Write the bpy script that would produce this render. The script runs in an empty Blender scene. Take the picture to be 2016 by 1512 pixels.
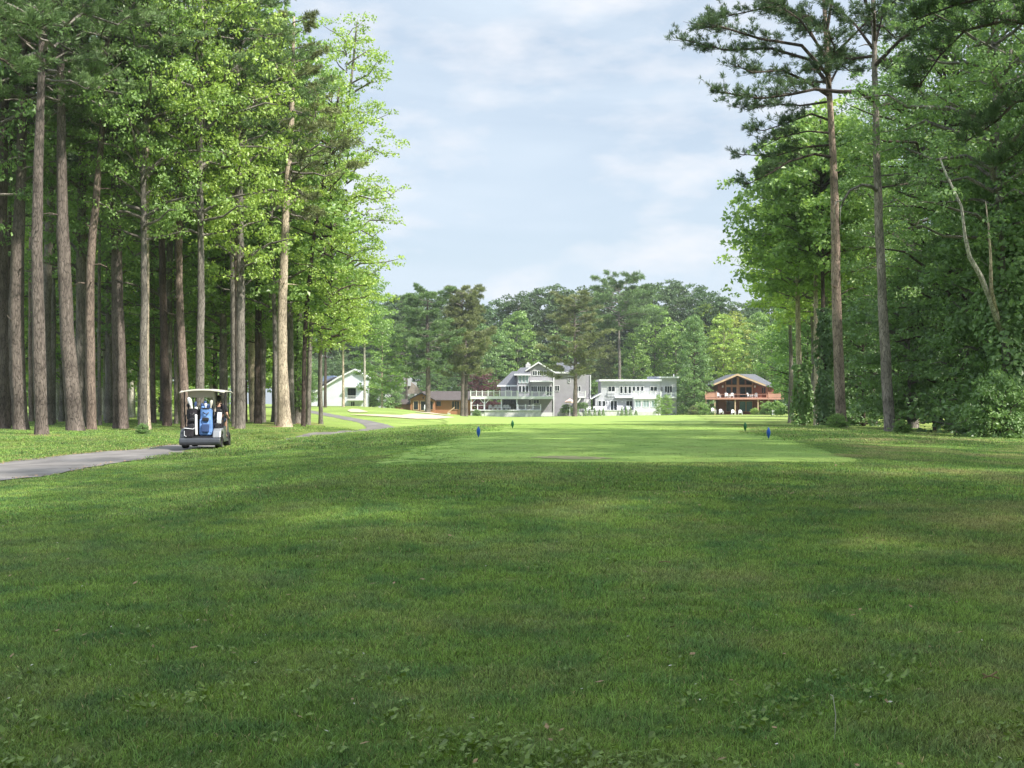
import bpy, math, random
import numpy as np
from mathutils import Vector, Matrix

scene = bpy.context.scene
C = scene.collection
R = math.radians
F = 2400.0                      # focal length in photo pixels
EYE = 1.6
HOR = 790.0                     # horizon row in photo pixels

# ------------------------------------------------------------------ camera
cam_d = bpy.data.cameras.new('camera'); cam = bpy.data.objects.new('camera', cam_d); C.objects.link(cam)
cam.location = (0, 0, EYE); cam.rotation_euler = (R(90), 0, 0)
cam_d.sensor_width = 36.0; cam_d.lens = 36.0 * F / 2016.0
cam_d.shift_y = (HOR - 756.0) / 2016.0
cam_d.clip_start = 0.1; cam_d.clip_end = 3000
scene.camera = cam

# ------------------------------------------------------------------ light
SUN_EL, SUN_AZ = 48.0, 128.0    # azimuth clockwise from +Y (view direction)
sd = Vector((math.sin(R(SUN_AZ)) * math.cos(R(SUN_EL)), math.cos(R(SUN_AZ)) * math.cos(R(SUN_EL)), math.sin(R(SUN_EL))))
sun_d = bpy.data.lights.new('sun', 'SUN'); sun_d.energy = 4.3; sun_d.angle = R(1.5); sun_d.color = (1.0, 0.94, 0.83)
sun = bpy.data.objects.new('sun', sun_d); C.objects.link(sun)
sun.rotation_euler = sd.to_track_quat('Z', 'Y').to_euler(); sun.location = (60, -30, 60)

w = bpy.data.worlds.new('World'); scene.world = w; w.use_nodes = True
nt = w.node_tree; nt.nodes.clear()
def N(nt, t, **kw):
    n = nt.nodes.new(t)
    for k, v in kw.items(): setattr(n, k, v)
    return n
out = N(nt, 'ShaderNodeOutputWorld'); sky = N(nt, 'ShaderNodeTexSky', sky_type='NISHITA')
sky.sun_disc = False; sky.sun_elevation = R(SUN_EL); sky.sun_rotation = R(SUN_AZ); sky.air_density = 1.0; sky.dust_density = 1.5
bg1 = N(nt, 'ShaderNodeBackground'); bg1.inputs[1].default_value = 0.078
bg2 = N(nt, 'ShaderNodeBackground'); bg2.inputs[0].default_value = (0.75, 0.87, 1.0, 1)
mx = N(nt, 'ShaderNodeMixShader')
tc = N(nt, 'ShaderNodeTexCoord'); mp = N(nt, 'ShaderNodeMapping'); mp.inputs['Scale'].default_value = (2.2, 2.2, 9.0); mp.inputs['Rotation'].default_value = (0, R(-7), 0)
n1 = N(nt, 'ShaderNodeTexNoise'); n1.inputs['Scale'].default_value = 1.7; n1.inputs['Detail'].default_value = 7; n1.inputs['Roughness'].default_value = 0.52; n1.inputs['Distortion'].default_value = 0.5
cr = N(nt, 'ShaderNodeMapRange'); cr.inputs[1].default_value = 0.36; cr.inputs[2].default_value = 0.68; cr.inputs[3].default_value = 0.62; cr.inputs[4].default_value = 1.0
L = nt.links.new
L(tc.outputs['Generated'], mp.inputs[0]); L(mp.outputs[0], n1.inputs['Vector']); L(n1.outputs[0], cr.inputs[0]); L(cr.outputs[0], mx.inputs[0])
# small brighter cumulus puffs over the thin veil
mp2 = N(nt, 'ShaderNodeMapping'); mp2.inputs['Scale'].default_value = (4.5, 4.5, 12.0); mp2.inputs['Location'].default_value = (0.7, 0.2, 0.45)
n2 = N(nt, 'ShaderNodeTexNoise'); n2.inputs['Scale'].default_value = 2.0; n2.inputs['Detail'].default_value = 6; n2.inputs['Roughness'].default_value = 0.55
cr2 = N(nt, 'ShaderNodeMapRange'); cr2.inputs[1].default_value = 0.47; cr2.inputs[2].default_value = 0.70; cr2.inputs[3].default_value = 0.0; cr2.inputs[4].default_value = 0.85
bg3 = N(nt, 'ShaderNodeBackground'); bg3.inputs[0].default_value = (0.93, 0.95, 1.0, 1); bg3.inputs[1].default_value = 0.53
mx2 = N(nt, 'ShaderNodeMixShader')
L(tc.outputs['Generated'], mp2.inputs[0]); L(mp2.outputs[0], n2.inputs['Vector']); L(n2.outputs[0], cr2.inputs[0]); L(cr2.outputs[0], mx2.inputs[0])
# cloud veil brightened overhead, out of view, as added light for the shaded grass
sz = N(nt, 'ShaderNodeSeparateXYZ'); zr = N(nt, 'ShaderNodeMapRange'); zr.inputs[1].default_value = 0.32; zr.inputs[2].default_value = 0.8; zr.inputs[3].default_value = 0.51; zr.inputs[4].default_value = 1.25
L(tc.outputs['Generated'], sz.inputs[0]); L(sz.outputs[2], zr.inputs[0]); L(zr.outputs[0], bg2.inputs[1])
L(sky.outputs[0], bg1.inputs[0]); L(bg1.outputs[0], mx.inputs[1]); L(bg2.outputs[0], mx.inputs[2])
L(mx.outputs[0], mx2.inputs[1]); L(bg3.outputs[0], mx2.inputs[2]); L(mx2.outputs[0], out.inputs[0])

scene.view_settings.view_transform = 'Standard'; scene.view_settings.look = 'None'
scene.view_settings.exposure = 0.98; scene.view_settings.gamma = 1.0
cy = scene.cycles
cy.max_bounces = 6; cy.diffuse_bounces = 4; cy.glossy_bounces = 2; cy.transmission_bounces = 4; cy.transparent_max_bounces = 6; cy.volume_bounces = 0
cy.sample_clamp_indirect = 4.0
cy.use_denoising = True

# ------------------------------------------------------------------ helpers
def tag(o, label=None, cat=None, group=None, kind=None):
    if label: o['label'] = label
    if cat: o['category'] = cat
    if group: o['group'] = group
    if kind: o['kind'] = kind
    return o
def empty(name, loc, rz=0.0, label=None, cat=None, group=None):
    o = bpy.data.objects.new(name, None); C.objects.link(o); o.location = loc; o.rotation_euler = (0, 0, rz)
    o.empty_display_size = 0.3
    return tag(o, label, cat, group)
def mesh_np(name, v, f, mat=None, tint=None, smooth=False):
    v = np.ascontiguousarray(v, np.float32); f = np.ascontiguousarray(f, np.int32)
    me = bpy.data.meshes.new(name); n, k = f.shape
    me.vertices.add(len(v)); me.vertices.foreach_set('co', v.ravel())
    me.loops.add(n * k); me.loops.foreach_set('vertex_index', f.ravel())
    me.polygons.add(n); me.polygons.foreach_set('loop_start', np.arange(0, n * k, k, dtype=np.int32))
    if smooth: me.polygons.foreach_set('use_smooth', np.ones(n, bool))
    else: me.polygons.foreach_set('use_smooth', np.zeros(n, bool))
    me.update(calc_edges=True)
    if tint is not None:
        a = me.attributes.new('tint', 'FLOAT', 'FACE'); a.data.foreach_set('value', np.asarray(tint, np.float32))
    if mat: me.materials.append(mat)
    return me
def link(name, me, parent=None, color=None):
    o = bpy.data.objects.new(name, me); C.objects.link(o)
    if parent: o.parent = parent
    if color: o.color = (*color, 1)
    return o
class MB:
    def __init__(s): s.v = []; s.f = []
    def poly(s, pts, faces):
        b = len(s.v); s.v += [tuple(p) for p in pts]; s.f += [tuple(b + i for i in q) for q in faces]
    def box(s, x0, y0, z0, x1, y1, z1):
        s.poly([(x0,y0,z0),(x1,y0,z0),(x1,y1,z0),(x0,y1,z0),(x0,y0,z1),(x1,y0,z1),(x1,y1,z1),(x0,y1,z1)],
               [(0,3,2,1),(4,5,6,7),(0,1,5,4),(1,2,6,5),(2,3,7,6),(3,0,4,7)])
        return s
    def prism(s, xz, y0, y1):           # polygon in XZ pushed back along Y
        n = len(xz); s.poly([(x, y0, z) for x, z in xz] + [(x, y1, z) for x, z in xz],
            [tuple(range(n)), tuple(range(2*n-1, n-1, -1))] + [(i, i+n, (i+1) % n + n, (i+1) % n) for i in range(n)])
        return s
    def side(s, yz, x0, x1):            # polygon in YZ pushed along X
        n = len(yz); s.poly([(x0, y, z) for y, z in yz] + [(x1, y, z) for y, z in yz],
            [tuple(range(n-1, -1, -1)), tuple(range(n, 2*n))] + [(i, (i+1) % n, (i+1) % n + n, i+n) for i in range(n)])
        return s
    def tube(s, pts, rad, n=8, cap=True):
        pts = [Vector(p) for p in pts]; rings = []; up = Vector((0, 0, 1))
        for i, p in enumerate(pts):
            d = (pts[min(i+1, len(pts)-1)] - pts[max(i-1, 0)]).normalized()
            a = d.cross(up if abs(d.z) < 0.95 else Vector((1, 0, 0))).normalized(); b = d.cross(a)
            r = rad[i] if hasattr(rad, '__len__') else rad
            rings.append([p + (a*math.cos(2*math.pi*k/n) + b*math.sin(2*math.pi*k/n))*r for k in range(n)])
        base = len(s.v)
        for rg in rings: s.v += [tuple(q) for q in rg]
        for i in range(len(pts)-1):
            for k in range(n):
                a0 = base+i*n+k; a1 = base+i*n+(k+1) % n; s.f.append((a0, a0+n, a1+n, a1))
        if cap: s.f.append(tuple(base+k for k in range(n))); s.f.append(tuple(base+(len(pts)-1)*n+k for k in range(n-1, -1, -1)))
        return s
    def bar(s, a, b, t):                # square bar between two points
        return s.tube([a, b], t*0.7, 4)
    def lathe(s, prof, axis='z', n=16, o=(0, 0, 0)):
        base = len(s.v)
        for r, h in prof:
            for k in range(n):
                c, q = math.cos(2*math.pi*k/n)*r, math.sin(2*math.pi*k/n)*r
                p = (c, q, h) if axis == 'z' else (h, c, q)
                s.v.append((p[0]+o[0], p[1]+o[1], p[2]+o[2]))
        for i in range(len(prof)-1):
            for k in range(n):
                a = base+i*n+k; b = base+i*n+(k+1) % n; s.f.append((a, b, b+n, a+n))
        return s
    # the same, with corners measured in the photograph at distance Y
    def P(s, x0, y0, x1, y1, Y, d):
        return s.box(X_(x0, Y), Y, Z_(y1, Y), X_(x1, Y), Y+d, Z_(y0, Y))
    def PP(s, pts, Y, d):
        return s.prism([(X_(x, Y), Z_(y, Y)) for x, y in pts], Y, Y+d)
    def build(s, name, mat, parent=None, smooth=False, bevel=0, world=True):
        off = parent.matrix_basis.translation if (parent and world) else Vector((0, 0, 0))
        if parent and world and parent.parent: off = off + parent.parent.matrix_basis.translation
        me = bpy.data.meshes.new(name); me.from_pydata([(a-off[0], b-off[1], c-off[2]) for a, b, c in s.v], [], s.f)
        import bmesh
        bm = bmesh.new(); bm.from_mesh(me); bmesh.ops.recalc_face_normals(bm, faces=bm.faces); bm.to_mesh(me); bm.free()
        if smooth:
            for p in me.polygons: p.use_smooth = True
        me.materials.append(mat); o = link(name, me, parent)
        if bevel:
            m = o.modifiers.new('bevel', 'BEVEL'); m.width = bevel; m.segments = 2; m.limit_method = 'ANGLE'
        return o
def X_(px, Y): return (px - 1008.0) / F * Y
def Z_(py, Y): return EYE + (HOR - py) / F * Y

# ------------------------------------------------------------------ materials
ords = 'first second third fourth fifth sixth seventh eighth ninth tenth eleventh twelfth thirteenth fourteenth fifteenth sixteenth seventeenth eighteenth nineteenth twentieth twenty-first twenty-second twenty-third twenty-fourth twenty-fifth twenty-sixth'.split()
def new_mat(name):
    m = bpy.data.materials.new(name); m.use_nodes = True; m.node_tree.nodes.clear()
    o = N(m.node_tree, 'ShaderNodeOutputMaterial'); return m, m.node_tree, o
def plain(name, col, rough=0.6, var=0.12, scale=3.0, bump=0.0, metal=0.0, stretch=(1,1,1), spec=0.4, detail=5):
    m, t, o = new_mat(name); b = N(t, 'ShaderNodeBsdfPrincipled'); b.inputs['Roughness'].default_value = rough
    b.inputs['Metallic'].default_value = metal; b.inputs['Specular IOR Level'].default_value = spec
    tc = N(t, 'ShaderNodeTexCoord'); mp = N(t, 'ShaderNodeMapping'); mp.inputs['Scale'].default_value = stretch
    n = N(t, 'ShaderNodeTexNoise'); n.inputs['Scale'].default_value = scale; n.inputs['Detail'].default_value = detail
    mr = N(t, 'ShaderNodeMapRange'); mr.inputs[1].default_value = 0.3; mr.inputs[2].default_value = 0.7
    mr.inputs[3].default_value = 1-var; mr.inputs[4].default_value = 1+var
    vm = N(t, 'ShaderNodeVectorMath', operation='SCALE'); vm.inputs[0].default_value = col
    t.links.new(tc.outputs['Object'], mp.inputs[0]); t.links.new(mp.outputs[0], n.inputs['Vector'])
    t.links.new(n.outputs[0], mr.inputs[0]); t.links.new(mr.outputs[0], vm.inputs['Scale']); t.links.new(vm.outputs[0], b.inputs['Base Color'])
    if bump:
        bp = N(t, 'ShaderNodeBump'); bp.inputs['Strength'].default_value = bump; bp.inputs['Distance'].default_value = 0.03
        t.links.new(n.outputs[0], bp.inputs['Height']); t.links.new(bp.outputs[0], b.inputs['Normal'])
    t.links.new(b.outputs[0], o.inputs[0]); return m
def siding(name, col, pitch=0.25, dark=0.75, vertical=False):
    m, t, o = new_mat(name); b = N(t, 'ShaderNodeBsdfPrincipled'); b.inputs['Roughness'].default_value = 0.6
    tc = N(t, 'ShaderNodeTexCoord'); wv = N(t, 'ShaderNodeTexWave', wave_type='BANDS', bands_direction='X' if vertical else 'Z', wave_profile='SAW')
    wv.inputs['Scale'].default_value = 0.314 / pitch * 1.0
    n = N(t, 'ShaderNodeTexNoise'); n.inputs['Scale'].default_value = 0.8; n.inputs['Detail'].default_value = 6
    mr = N(t, 'ShaderNodeMapRange'); mr.inputs[1].default_value = 0.0; mr.inputs[2].default_value = 0.15; mr.inputs[3].default_value = dark; mr.inputs[4].default_value = 1
    mr2 = N(t, 'ShaderNodeMapRange'); mr2.inputs[1].default_value = 0.3; mr2.inputs[2].default_value = 0.7; mr2.inputs[3].default_value = 0.88; mr2.inputs[4].default_value = 1.08
    mu = N(t, 'ShaderNodeMath', operation='MULTIPLY')
    vm = N(t, 'ShaderNodeVectorMath', operation='SCALE'); vm.inputs[0].default_value = col
    t.links.new(tc.outputs['Object'], wv.inputs['Vector']); t.links.new(tc.outputs['Object'], n.inputs['Vector'])
    t.links.new(wv.outputs[1], mr.inputs[0]); t.links.new(n.outputs[0], mr2.inputs[0]); t.links.new(mr.outputs[0], mu.inputs[0]); t.links.new(mr2.outputs[0], mu.inputs[1])
    t.links.new(mu.outputs[0], vm.inputs['Scale']); t.links.new(vm.outputs[0], b.inputs['Base Color']); t.links.new(b.outputs[0], o.inputs[0]); return m
def leaf_mat(name, trans=0.35, gloss=0.06):
    m, t, o = new_mat(name); oi = N(t, 'ShaderNodeObjectInfo'); at = N(t, 'ShaderNodeAttribute'); at.attribute_name = 'tint'
    hs = N(t, 'ShaderNodeHueSaturation'); hm = N(t, 'ShaderNodeMapRange'); hm.inputs[1].default_value = 0.5; hm.inputs[2].default_value = 1.5; hm.inputs[3].default_value = 0.515; hm.inputs[4].default_value = 0.485
    t.links.new(oi.outputs['Color'], hs.inputs['Color']); t.links.new(at.outputs['Fac'], hs.inputs['Value']); t.links.new(at.outputs['Fac'], hm.inputs[0]); t.links.new(hm.outputs[0], hs.inputs['Hue'])
    d = N(t, 'ShaderNodeBsdfDiffuse'); tr = N(t, 'ShaderNodeBsdfTranslucent'); ms = N(t, 'ShaderNodeMixShader'); ms.inputs[0].default_value = trans
    g = N(t, 'ShaderNodeBsdfGlossy'); g.inputs['Roughness'].default_value = 0.45; g.inputs['Color'].default_value = (1, 1, 1, 1); ms2 = N(t, 'ShaderNodeMixShader'); ms2.inputs[0].default_value = gloss
    hy = N(t, 'ShaderNodeHueSaturation'); hy.inputs['Hue'].default_value = 0.485; hy.inputs['Saturation'].default_value = 1.1; hy.inputs['Value'].default_value = 1.5
    t.links.new(hs.outputs[0], d.inputs[0]); t.links.new(hs.outputs[0], hy.inputs['Color']); t.links.new(hy.outputs[0], tr.inputs[0]); t.links.new(d.outputs[0], ms.inputs[1]); t.links.new(tr.outputs[0], ms.inputs[2])
    t.links.new(ms.outputs[0], ms2.inputs[1]); t.links.new(g.outputs[0], ms2.inputs[2]); t.links.new(ms2.outputs[0], o.inputs[0]); return m
def bark_mat(name):
    m, t, o = new_mat(name); b = N(t, 'ShaderNodeBsdfPrincipled'); b.inputs['Roughness'].default_value = 0.9; b.inputs['Specular IOR Level'].default_value = 0.15
    oi = N(t, 'ShaderNodeObjectInfo'); tc = N(t, 'ShaderNodeTexCoord'); mp = N(t, 'ShaderNodeMapping'); mp.inputs['Scale'].default_value = (1, 1, 0.22)
    v = N(t, 'ShaderNodeTexVoronoi', feature='DISTANCE_TO_EDGE'); v.inputs['Scale'].default_value = 15
    n = N(t, 'ShaderNodeTexNoise'); n.inputs['Scale'].default_value = 1.1; n.inputs['Detail'].default_value = 6
    nw = N(t, 'ShaderNodeTexNoise'); nw.inputs['Scale'].default_value = 7; nw.inputs['Detail'].default_value = 6
    nwv = N(t, 'ShaderNodeVectorMath', operation='MULTIPLY_ADD'); nwv.inputs[1].default_value = (0.16, 0.16, 0.16)
    mr = N(t, 'ShaderNodeMapRange'); mr.inputs[1].default_value = 0; mr.inputs[2].default_value = 0.12; mr.inputs[3].default_value = 0.42; mr.inputs[4].default_value = 1.0
    mr2 = N(t, 'ShaderNodeMapRange'); mr2.inputs[1].default_value = 0.3; mr2.inputs[2].default_value = 0.7; mr2.inputs[3].default_value = 0.68; mr2.inputs[4].default_value = 1.35
    mr3 = N(t, 'ShaderNodeMapRange'); mr3.inputs[1].default_value = 0.3; mr3.inputs[2].default_value = 0.7; mr3.inputs[3].default_value = 0.75; mr3.inputs[4].default_value = 1.25
    mu = N(t, 'ShaderNodeMath', operation='MULTIPLY'); mu2 = N(t, 'ShaderNodeMath', operation='MULTIPLY')
    vm = N(t, 'ShaderNodeVectorMath', operation='SCALE'); bp = N(t, 'ShaderNodeBump'); bp.inputs['Strength'].default_value = 0.8; bp.inputs['Distance'].default_value = 0.04
    l = t.links.new
    l(tc.outputs['Object'], mp.inputs[0]); l(mp.outputs[0], nw.inputs['Vector']); l(nw.outputs['Color'], nwv.inputs[0]); l(mp.outputs[0], nwv.inputs[2]); l(nwv.outputs[0], v.inputs['Vector'])
    l(tc.outputs['Object'], n.inputs['Vector'])
    l(v.outputs['Distance'], mr.inputs[0]); l(n.outputs[0], mr2.inputs[0]); l(nw.outputs[0], mr3.inputs[0]); l(mr.outputs[0], mu.inputs[0]); l(mr2.outputs[0], mu.inputs[1]); l(mu.outputs[0], mu2.inputs[0]); l(mr3.outputs[0], mu2.inputs[1])
    l(oi.outputs['Color'], vm.inputs[0]); l(mu2.outputs[0], vm.inputs['Scale']); l(vm.outputs[0], b.inputs['Base Color']); l(mr.outputs[0], bp.inputs['Height']); l(bp.outputs[0], b.inputs['Normal'])
    l(b.outputs[0], o.inputs[0]); return m
def glass_dark(name, col=(0.015, 0.022, 0.028), rough=0.08):
    m, t, o = new_mat(name); b = N(t, 'ShaderNodeBsdfPrincipled'); b.inputs['Base Color'].default_value = (*col, 1); b.inputs['Roughness'].default_value = rough
    n = N(t, 'ShaderNodeTexNoise'); n.inputs['Scale'].default_value = 0.7; bp = N(t, 'ShaderNodeBump'); bp.inputs['Strength'].default_value = 0.15
    t.links.new(n.outputs[0], bp.inputs['Height']); t.links.new(bp.outputs[0], b.inputs['Normal']); t.links.new(b.outputs[0], o.inputs[0]); return m
def lawn_color(t, rich=(0.25, 0.365, 0.085), dry=(0.40, 0.365, 0.17), blue=(0.145, 0.26, 0.085)):
    """the colour the turf itself has: greener and drier patches, in world space, shared by soil and blades"""
    g = N(t, 'ShaderNodeNewGeometry'); l = t.links.new
    na = N(t, 'ShaderNodeTexNoise'); na.inputs['Scale'].default_value = 0.55; na.inputs['Detail'].default_value = 6; na.inputs['Roughness'].default_value = 0.6
    nb = N(t, 'ShaderNodeTexNoise'); nb.inputs['Scale'].default_value = 1.9; nb.inputs['Detail'].default_value = 8; nb.inputs['Roughness'].default_value = 0.65
    nc = N(t, 'ShaderNodeTexNoise'); nc.inputs['Scale'].default_value = 0.13; nc.inputs['Detail'].default_value = 3
    for n in (na, nb, nc): l(g.outputs['Position'], n.inputs['Vector'])
    ra = N(t, 'ShaderNodeMapRange'); ra.inputs[1].default_value = 0.48; ra.inputs[2].default_value = 0.66
    rb = N(t, 'ShaderNodeMapRange'); rb.inputs[1].default_value = 0.42; rb.inputs[2].default_value = 0.62
    l(na.outputs[0], ra.inputs[0]); l(nb.outputs[0], rb.inputs[0])
    m1 = N(t, 'ShaderNodeMix', data_type='RGBA'); m1.inputs[6].default_value = (*rich, 1); m1.inputs[7].default_value = (*blue, 1); l(rb.outputs[0], m1.inputs[0])
    m2 = N(t, 'ShaderNodeMix', data_type='RGBA'); l(m1.outputs[2], m2.inputs[6]); m2.inputs[7].default_value = (*dry, 1)
    # drier to the right hand side of the lawn
    sx = N(t, 'ShaderNodeSeparateXYZ'); l(g.outputs['Position'], sx.inputs[0])
    rx = N(t, 'ShaderNodeMapRange'); rx.inputs[1].default_value = -2; rx.inputs[2].default_value = 8; rx.inputs[3].default_value = 0.3; rx.inputs[4].default_value = 0.9; l(sx.outputs[0], rx.inputs[0])
    mu = N(t, 'ShaderNodeMath', operation='MULTIPLY'); l(ra.outputs[0], mu.inputs[0]); l(rx.outputs[0], mu.inputs[1]); l(mu.outputs[0], m2.inputs[0])
    rc = N(t, 'ShaderNodeMapRange'); rc.inputs[1].default_value = 0.35; rc.inputs[2].default_value = 0.65; rc.inputs[3].default_value = 0.85; rc.inputs[4].default_value = 1.2; l(nc.outputs[0], rc.inputs[0])
    vm = N(t, 'ShaderNodeVectorMath', operation='SCALE'); l(m2.outputs[2], vm.inputs[0]); l(rc.outputs[0], vm.inputs['Scale'])
    return vm.outputs[0]
def ground_mat():
    m, t, o = new_mat('turf_soil'); b = N(t, 'ShaderNodeBsdfPrincipled'); b.inputs['Roughness'].default_value = 0.95; b.inputs['Specular IOR Level'].default_value = 0.05
    c = lawn_color(t, (0.23, 0.31, 0.075), (0.31, 0.29, 0.12), (0.18, 0.265, 0.075)); l = t.links.new
    g = N(t, 'ShaderNodeNewGeometry'); n = N(t, 'ShaderNodeTexNoise'); n.inputs['Scale'].default_value = 22; n.inputs['Detail'].default_value = 4; l(g.outputs['Position'], n.inputs['Vector'])
    r = N(t, 'ShaderNodeMapRange'); r.inputs[1].default_value = 0.3; r.inputs[2].default_value = 0.7; r.inputs[3].default_value = 0.65; r.inputs[4].default_value = 1.3; l(n.outputs[0], r.inputs[0])
    # thatch under the long grass near by, closely mown green farther out
    sx = N(t, 'ShaderNodeSeparateXYZ'); l(g.outputs['Position'], sx.inputs[0]); ry = N(t, 'ShaderNodeMapRange'); ry.inputs[1].default_value = 62; ry.inputs[2].default_value = 80; ry.inputs[3].default_value = 0.55; ry.inputs[4].default_value = 1.0; l(sx.outputs[1], ry.inputs[0])
    rm = N(t, 'ShaderNodeMath', operation='MULTIPLY'); l(r.outputs[0], rm.inputs[0]); l(ry.outputs[0], rm.inputs[1])
    vm = N(t, 'ShaderNodeVectorMath', operation='SCALE'); l(c, vm.inputs[0]); l(rm.outputs[0], vm.inputs['Scale']); l(vm.outputs[0], b.inputs['Base Color'])
    bp = N(t, 'ShaderNodeBump'); bp.inputs['Strength'].default_value = 0.5; bp.inputs['Distance'].default_value = 0.05; l(n.outputs[0], bp.inputs['Height']); l(bp.outputs[0], b.inputs['Normal'])
    l(b.outputs[0], o.inputs[0]); return m
def mown_mat(name, c1, c2, stripe=0.0, sc=9):
    m, t, o = new_mat(name); b = N(t, 'ShaderNodeBsdfPrincipled'); b.inputs['Roughness'].default_value = 0.9; b.inputs['Specular IOR Level'].default_value = 0.08; l = t.links.new
    g = N(t, 'ShaderNodeNewGeometry'); n = N(t, 'ShaderNodeTexNoise'); n.inputs['Scale'].default_value = 0.6; n.inputs['Detail'].default_value = 8; n.inputs['Roughness'].default_value = 0.65; l(g.outputs['Position'], n.inputs['Vector'])
    r = N(t, 'ShaderNodeMapRange'); r.inputs[1].default_value = 0.35; r.inputs[2].default_value = 0.65; l(n.outputs[0], r.inputs[0])
    mi = N(t, 'ShaderNodeMix', data_type='RGBA'); mi.inputs[6].default_value = (*c1, 1); mi.inputs[7].default_value = (*c2, 1); l(r.outputs[0], mi.inputs[0])
    n2 = N(t, 'ShaderNodeTexNoise'); n2.inputs['Scale'].default_value = sc*4; n2.inputs['Detail'].default_value = 3; l(g.outputs['Position'], n2.inputs['Vector'])
    r2 = N(t, 'ShaderNodeMapRange'); r2.inputs[1].default_value = 0.3; r2.inputs[2].default_value = 0.7; r2.inputs[3].default_value = 0.8; r2.inputs[4].default_value = 1.2; l(n2.outputs[0], r2.inputs[0])
    if stripe:                                  # mowing bands and scattered divots
        sp = N(t, 'ShaderNodeSeparateXYZ'); l(g.outputs['Position'], sp.inputs[0]); sn = N(t, 'ShaderNodeMath', operation='SINE'); mm = N(t, 'ShaderNodeMath', operation='MULTIPLY_ADD'); mm.inputs[1].default_value = 1.1; l(sp.outputs[1], mm.inputs[0]); l(n.outputs[0], mm.inputs[2]); l(mm.outputs[0], sn.inputs[0])
        sr_ = N(t, 'ShaderNodeMapRange'); sr_.inputs[1].default_value = -.5; sr_.inputs[2].default_value = .5; sr_.inputs[3].default_value = 1-stripe; sr_.inputs[4].default_value = 1+stripe; l(sn.outputs[0], sr_.inputs[0])
        m3 = N(t, 'ShaderNodeMath', operation='MULTIPLY'); l(r2.outputs[0], m3.inputs[0]); l(sr_.outputs[0], m3.inputs[1]); r2 = m3
        vo = N(t, 'ShaderNodeTexVoronoi'); vo.inputs['Scale'].default_value = 1.1; l(g.outputs['Position'], vo.inputs['Vector']); vr = N(t, 'ShaderNodeMapRange'); vr.inputs[1].default_value = .05; vr.inputs[2].default_value = .11; vr.inputs[3].default_value = .55; vr.inputs[4].default_value = 0; l(vo.outputs['Distance'], vr.inputs[0])
        md_ = N(t, 'ShaderNodeMix', data_type='RGBA'); l(vr.outputs[0], md_.inputs[0]); l(mi.outputs[2], md_.inputs[6]); md_.inputs[7].default_value = (.20, .17, .09, 1); mi = md_
    vm = N(t, 'ShaderNodeVectorMath', operation='SCALE'); l(mi.outputs[2], vm.inputs[0]); l(r2.outputs[0] if hasattr(r2, 'outputs') else r2, vm.inputs['Scale']); l(vm.outputs[0], b.inputs['Base Color'])
    bp = N(t, 'ShaderNodeBump'); bp.inputs['Strength'].default_value = 0.3; bp.inputs['Distance'].default_value = 0.02; l(n2.outputs[0], bp.inputs['Height']); l(bp.outputs[0], b.inputs['Normal'])
    l(b.outputs[0], o.inputs[0]); return m
def blade_mat():
    m, t, o = new_mat('grass_blades'); l = t.links.new; c = lawn_color(t)
    at = N(t, 'ShaderNodeAttribute'); at.attribute_name = 'tint'
    gt = N(t, 'ShaderNodeMath', operation='GREATER_THAN'); gt.inputs[1].default_value = 1.55; l(at.outputs['Fac'], gt.inputs[0])
    stw = N(t, 'ShaderNodeMix', data_type='RGBA'); l(gt.outputs[0], stw.inputs[0]); l(c, stw.inputs[6]); stw.inputs[7].default_value = (0.26, 0.21, 0.11, 1)
    hs = N(t, 'ShaderNodeVectorMath', operation='SCALE'); l(stw.outputs[2], hs.inputs[0]); l(at.outputs['Fac'], hs.inputs['Scale'])
    d = N(t, 'ShaderNodeBsdfPrincipled'); d.inputs['Roughness'].default_value = 0.5; d.inputs['Specular IOR Level'].default_value = 0.25
    tr = N(t, 'ShaderNodeBsdfTranslucent'); ms = N(t, 'ShaderNodeMixShader'); ms.inputs[0].default_value = 0.35
    y = N(t, 'ShaderNodeVectorMath', operation='SCALE'); y.inputs['Scale'].default_value = 1.6; l(hs.outputs[0], y.inputs[0]); l(y.outputs[0], tr.inputs[0]); l(hs.outputs[0], d.inputs['Base Color'])
    l(d.outputs[0], ms.inputs[1]); l(tr.outputs[0], ms.inputs[2]); l(ms.outputs[0], o.inputs[0]); return m

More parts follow.
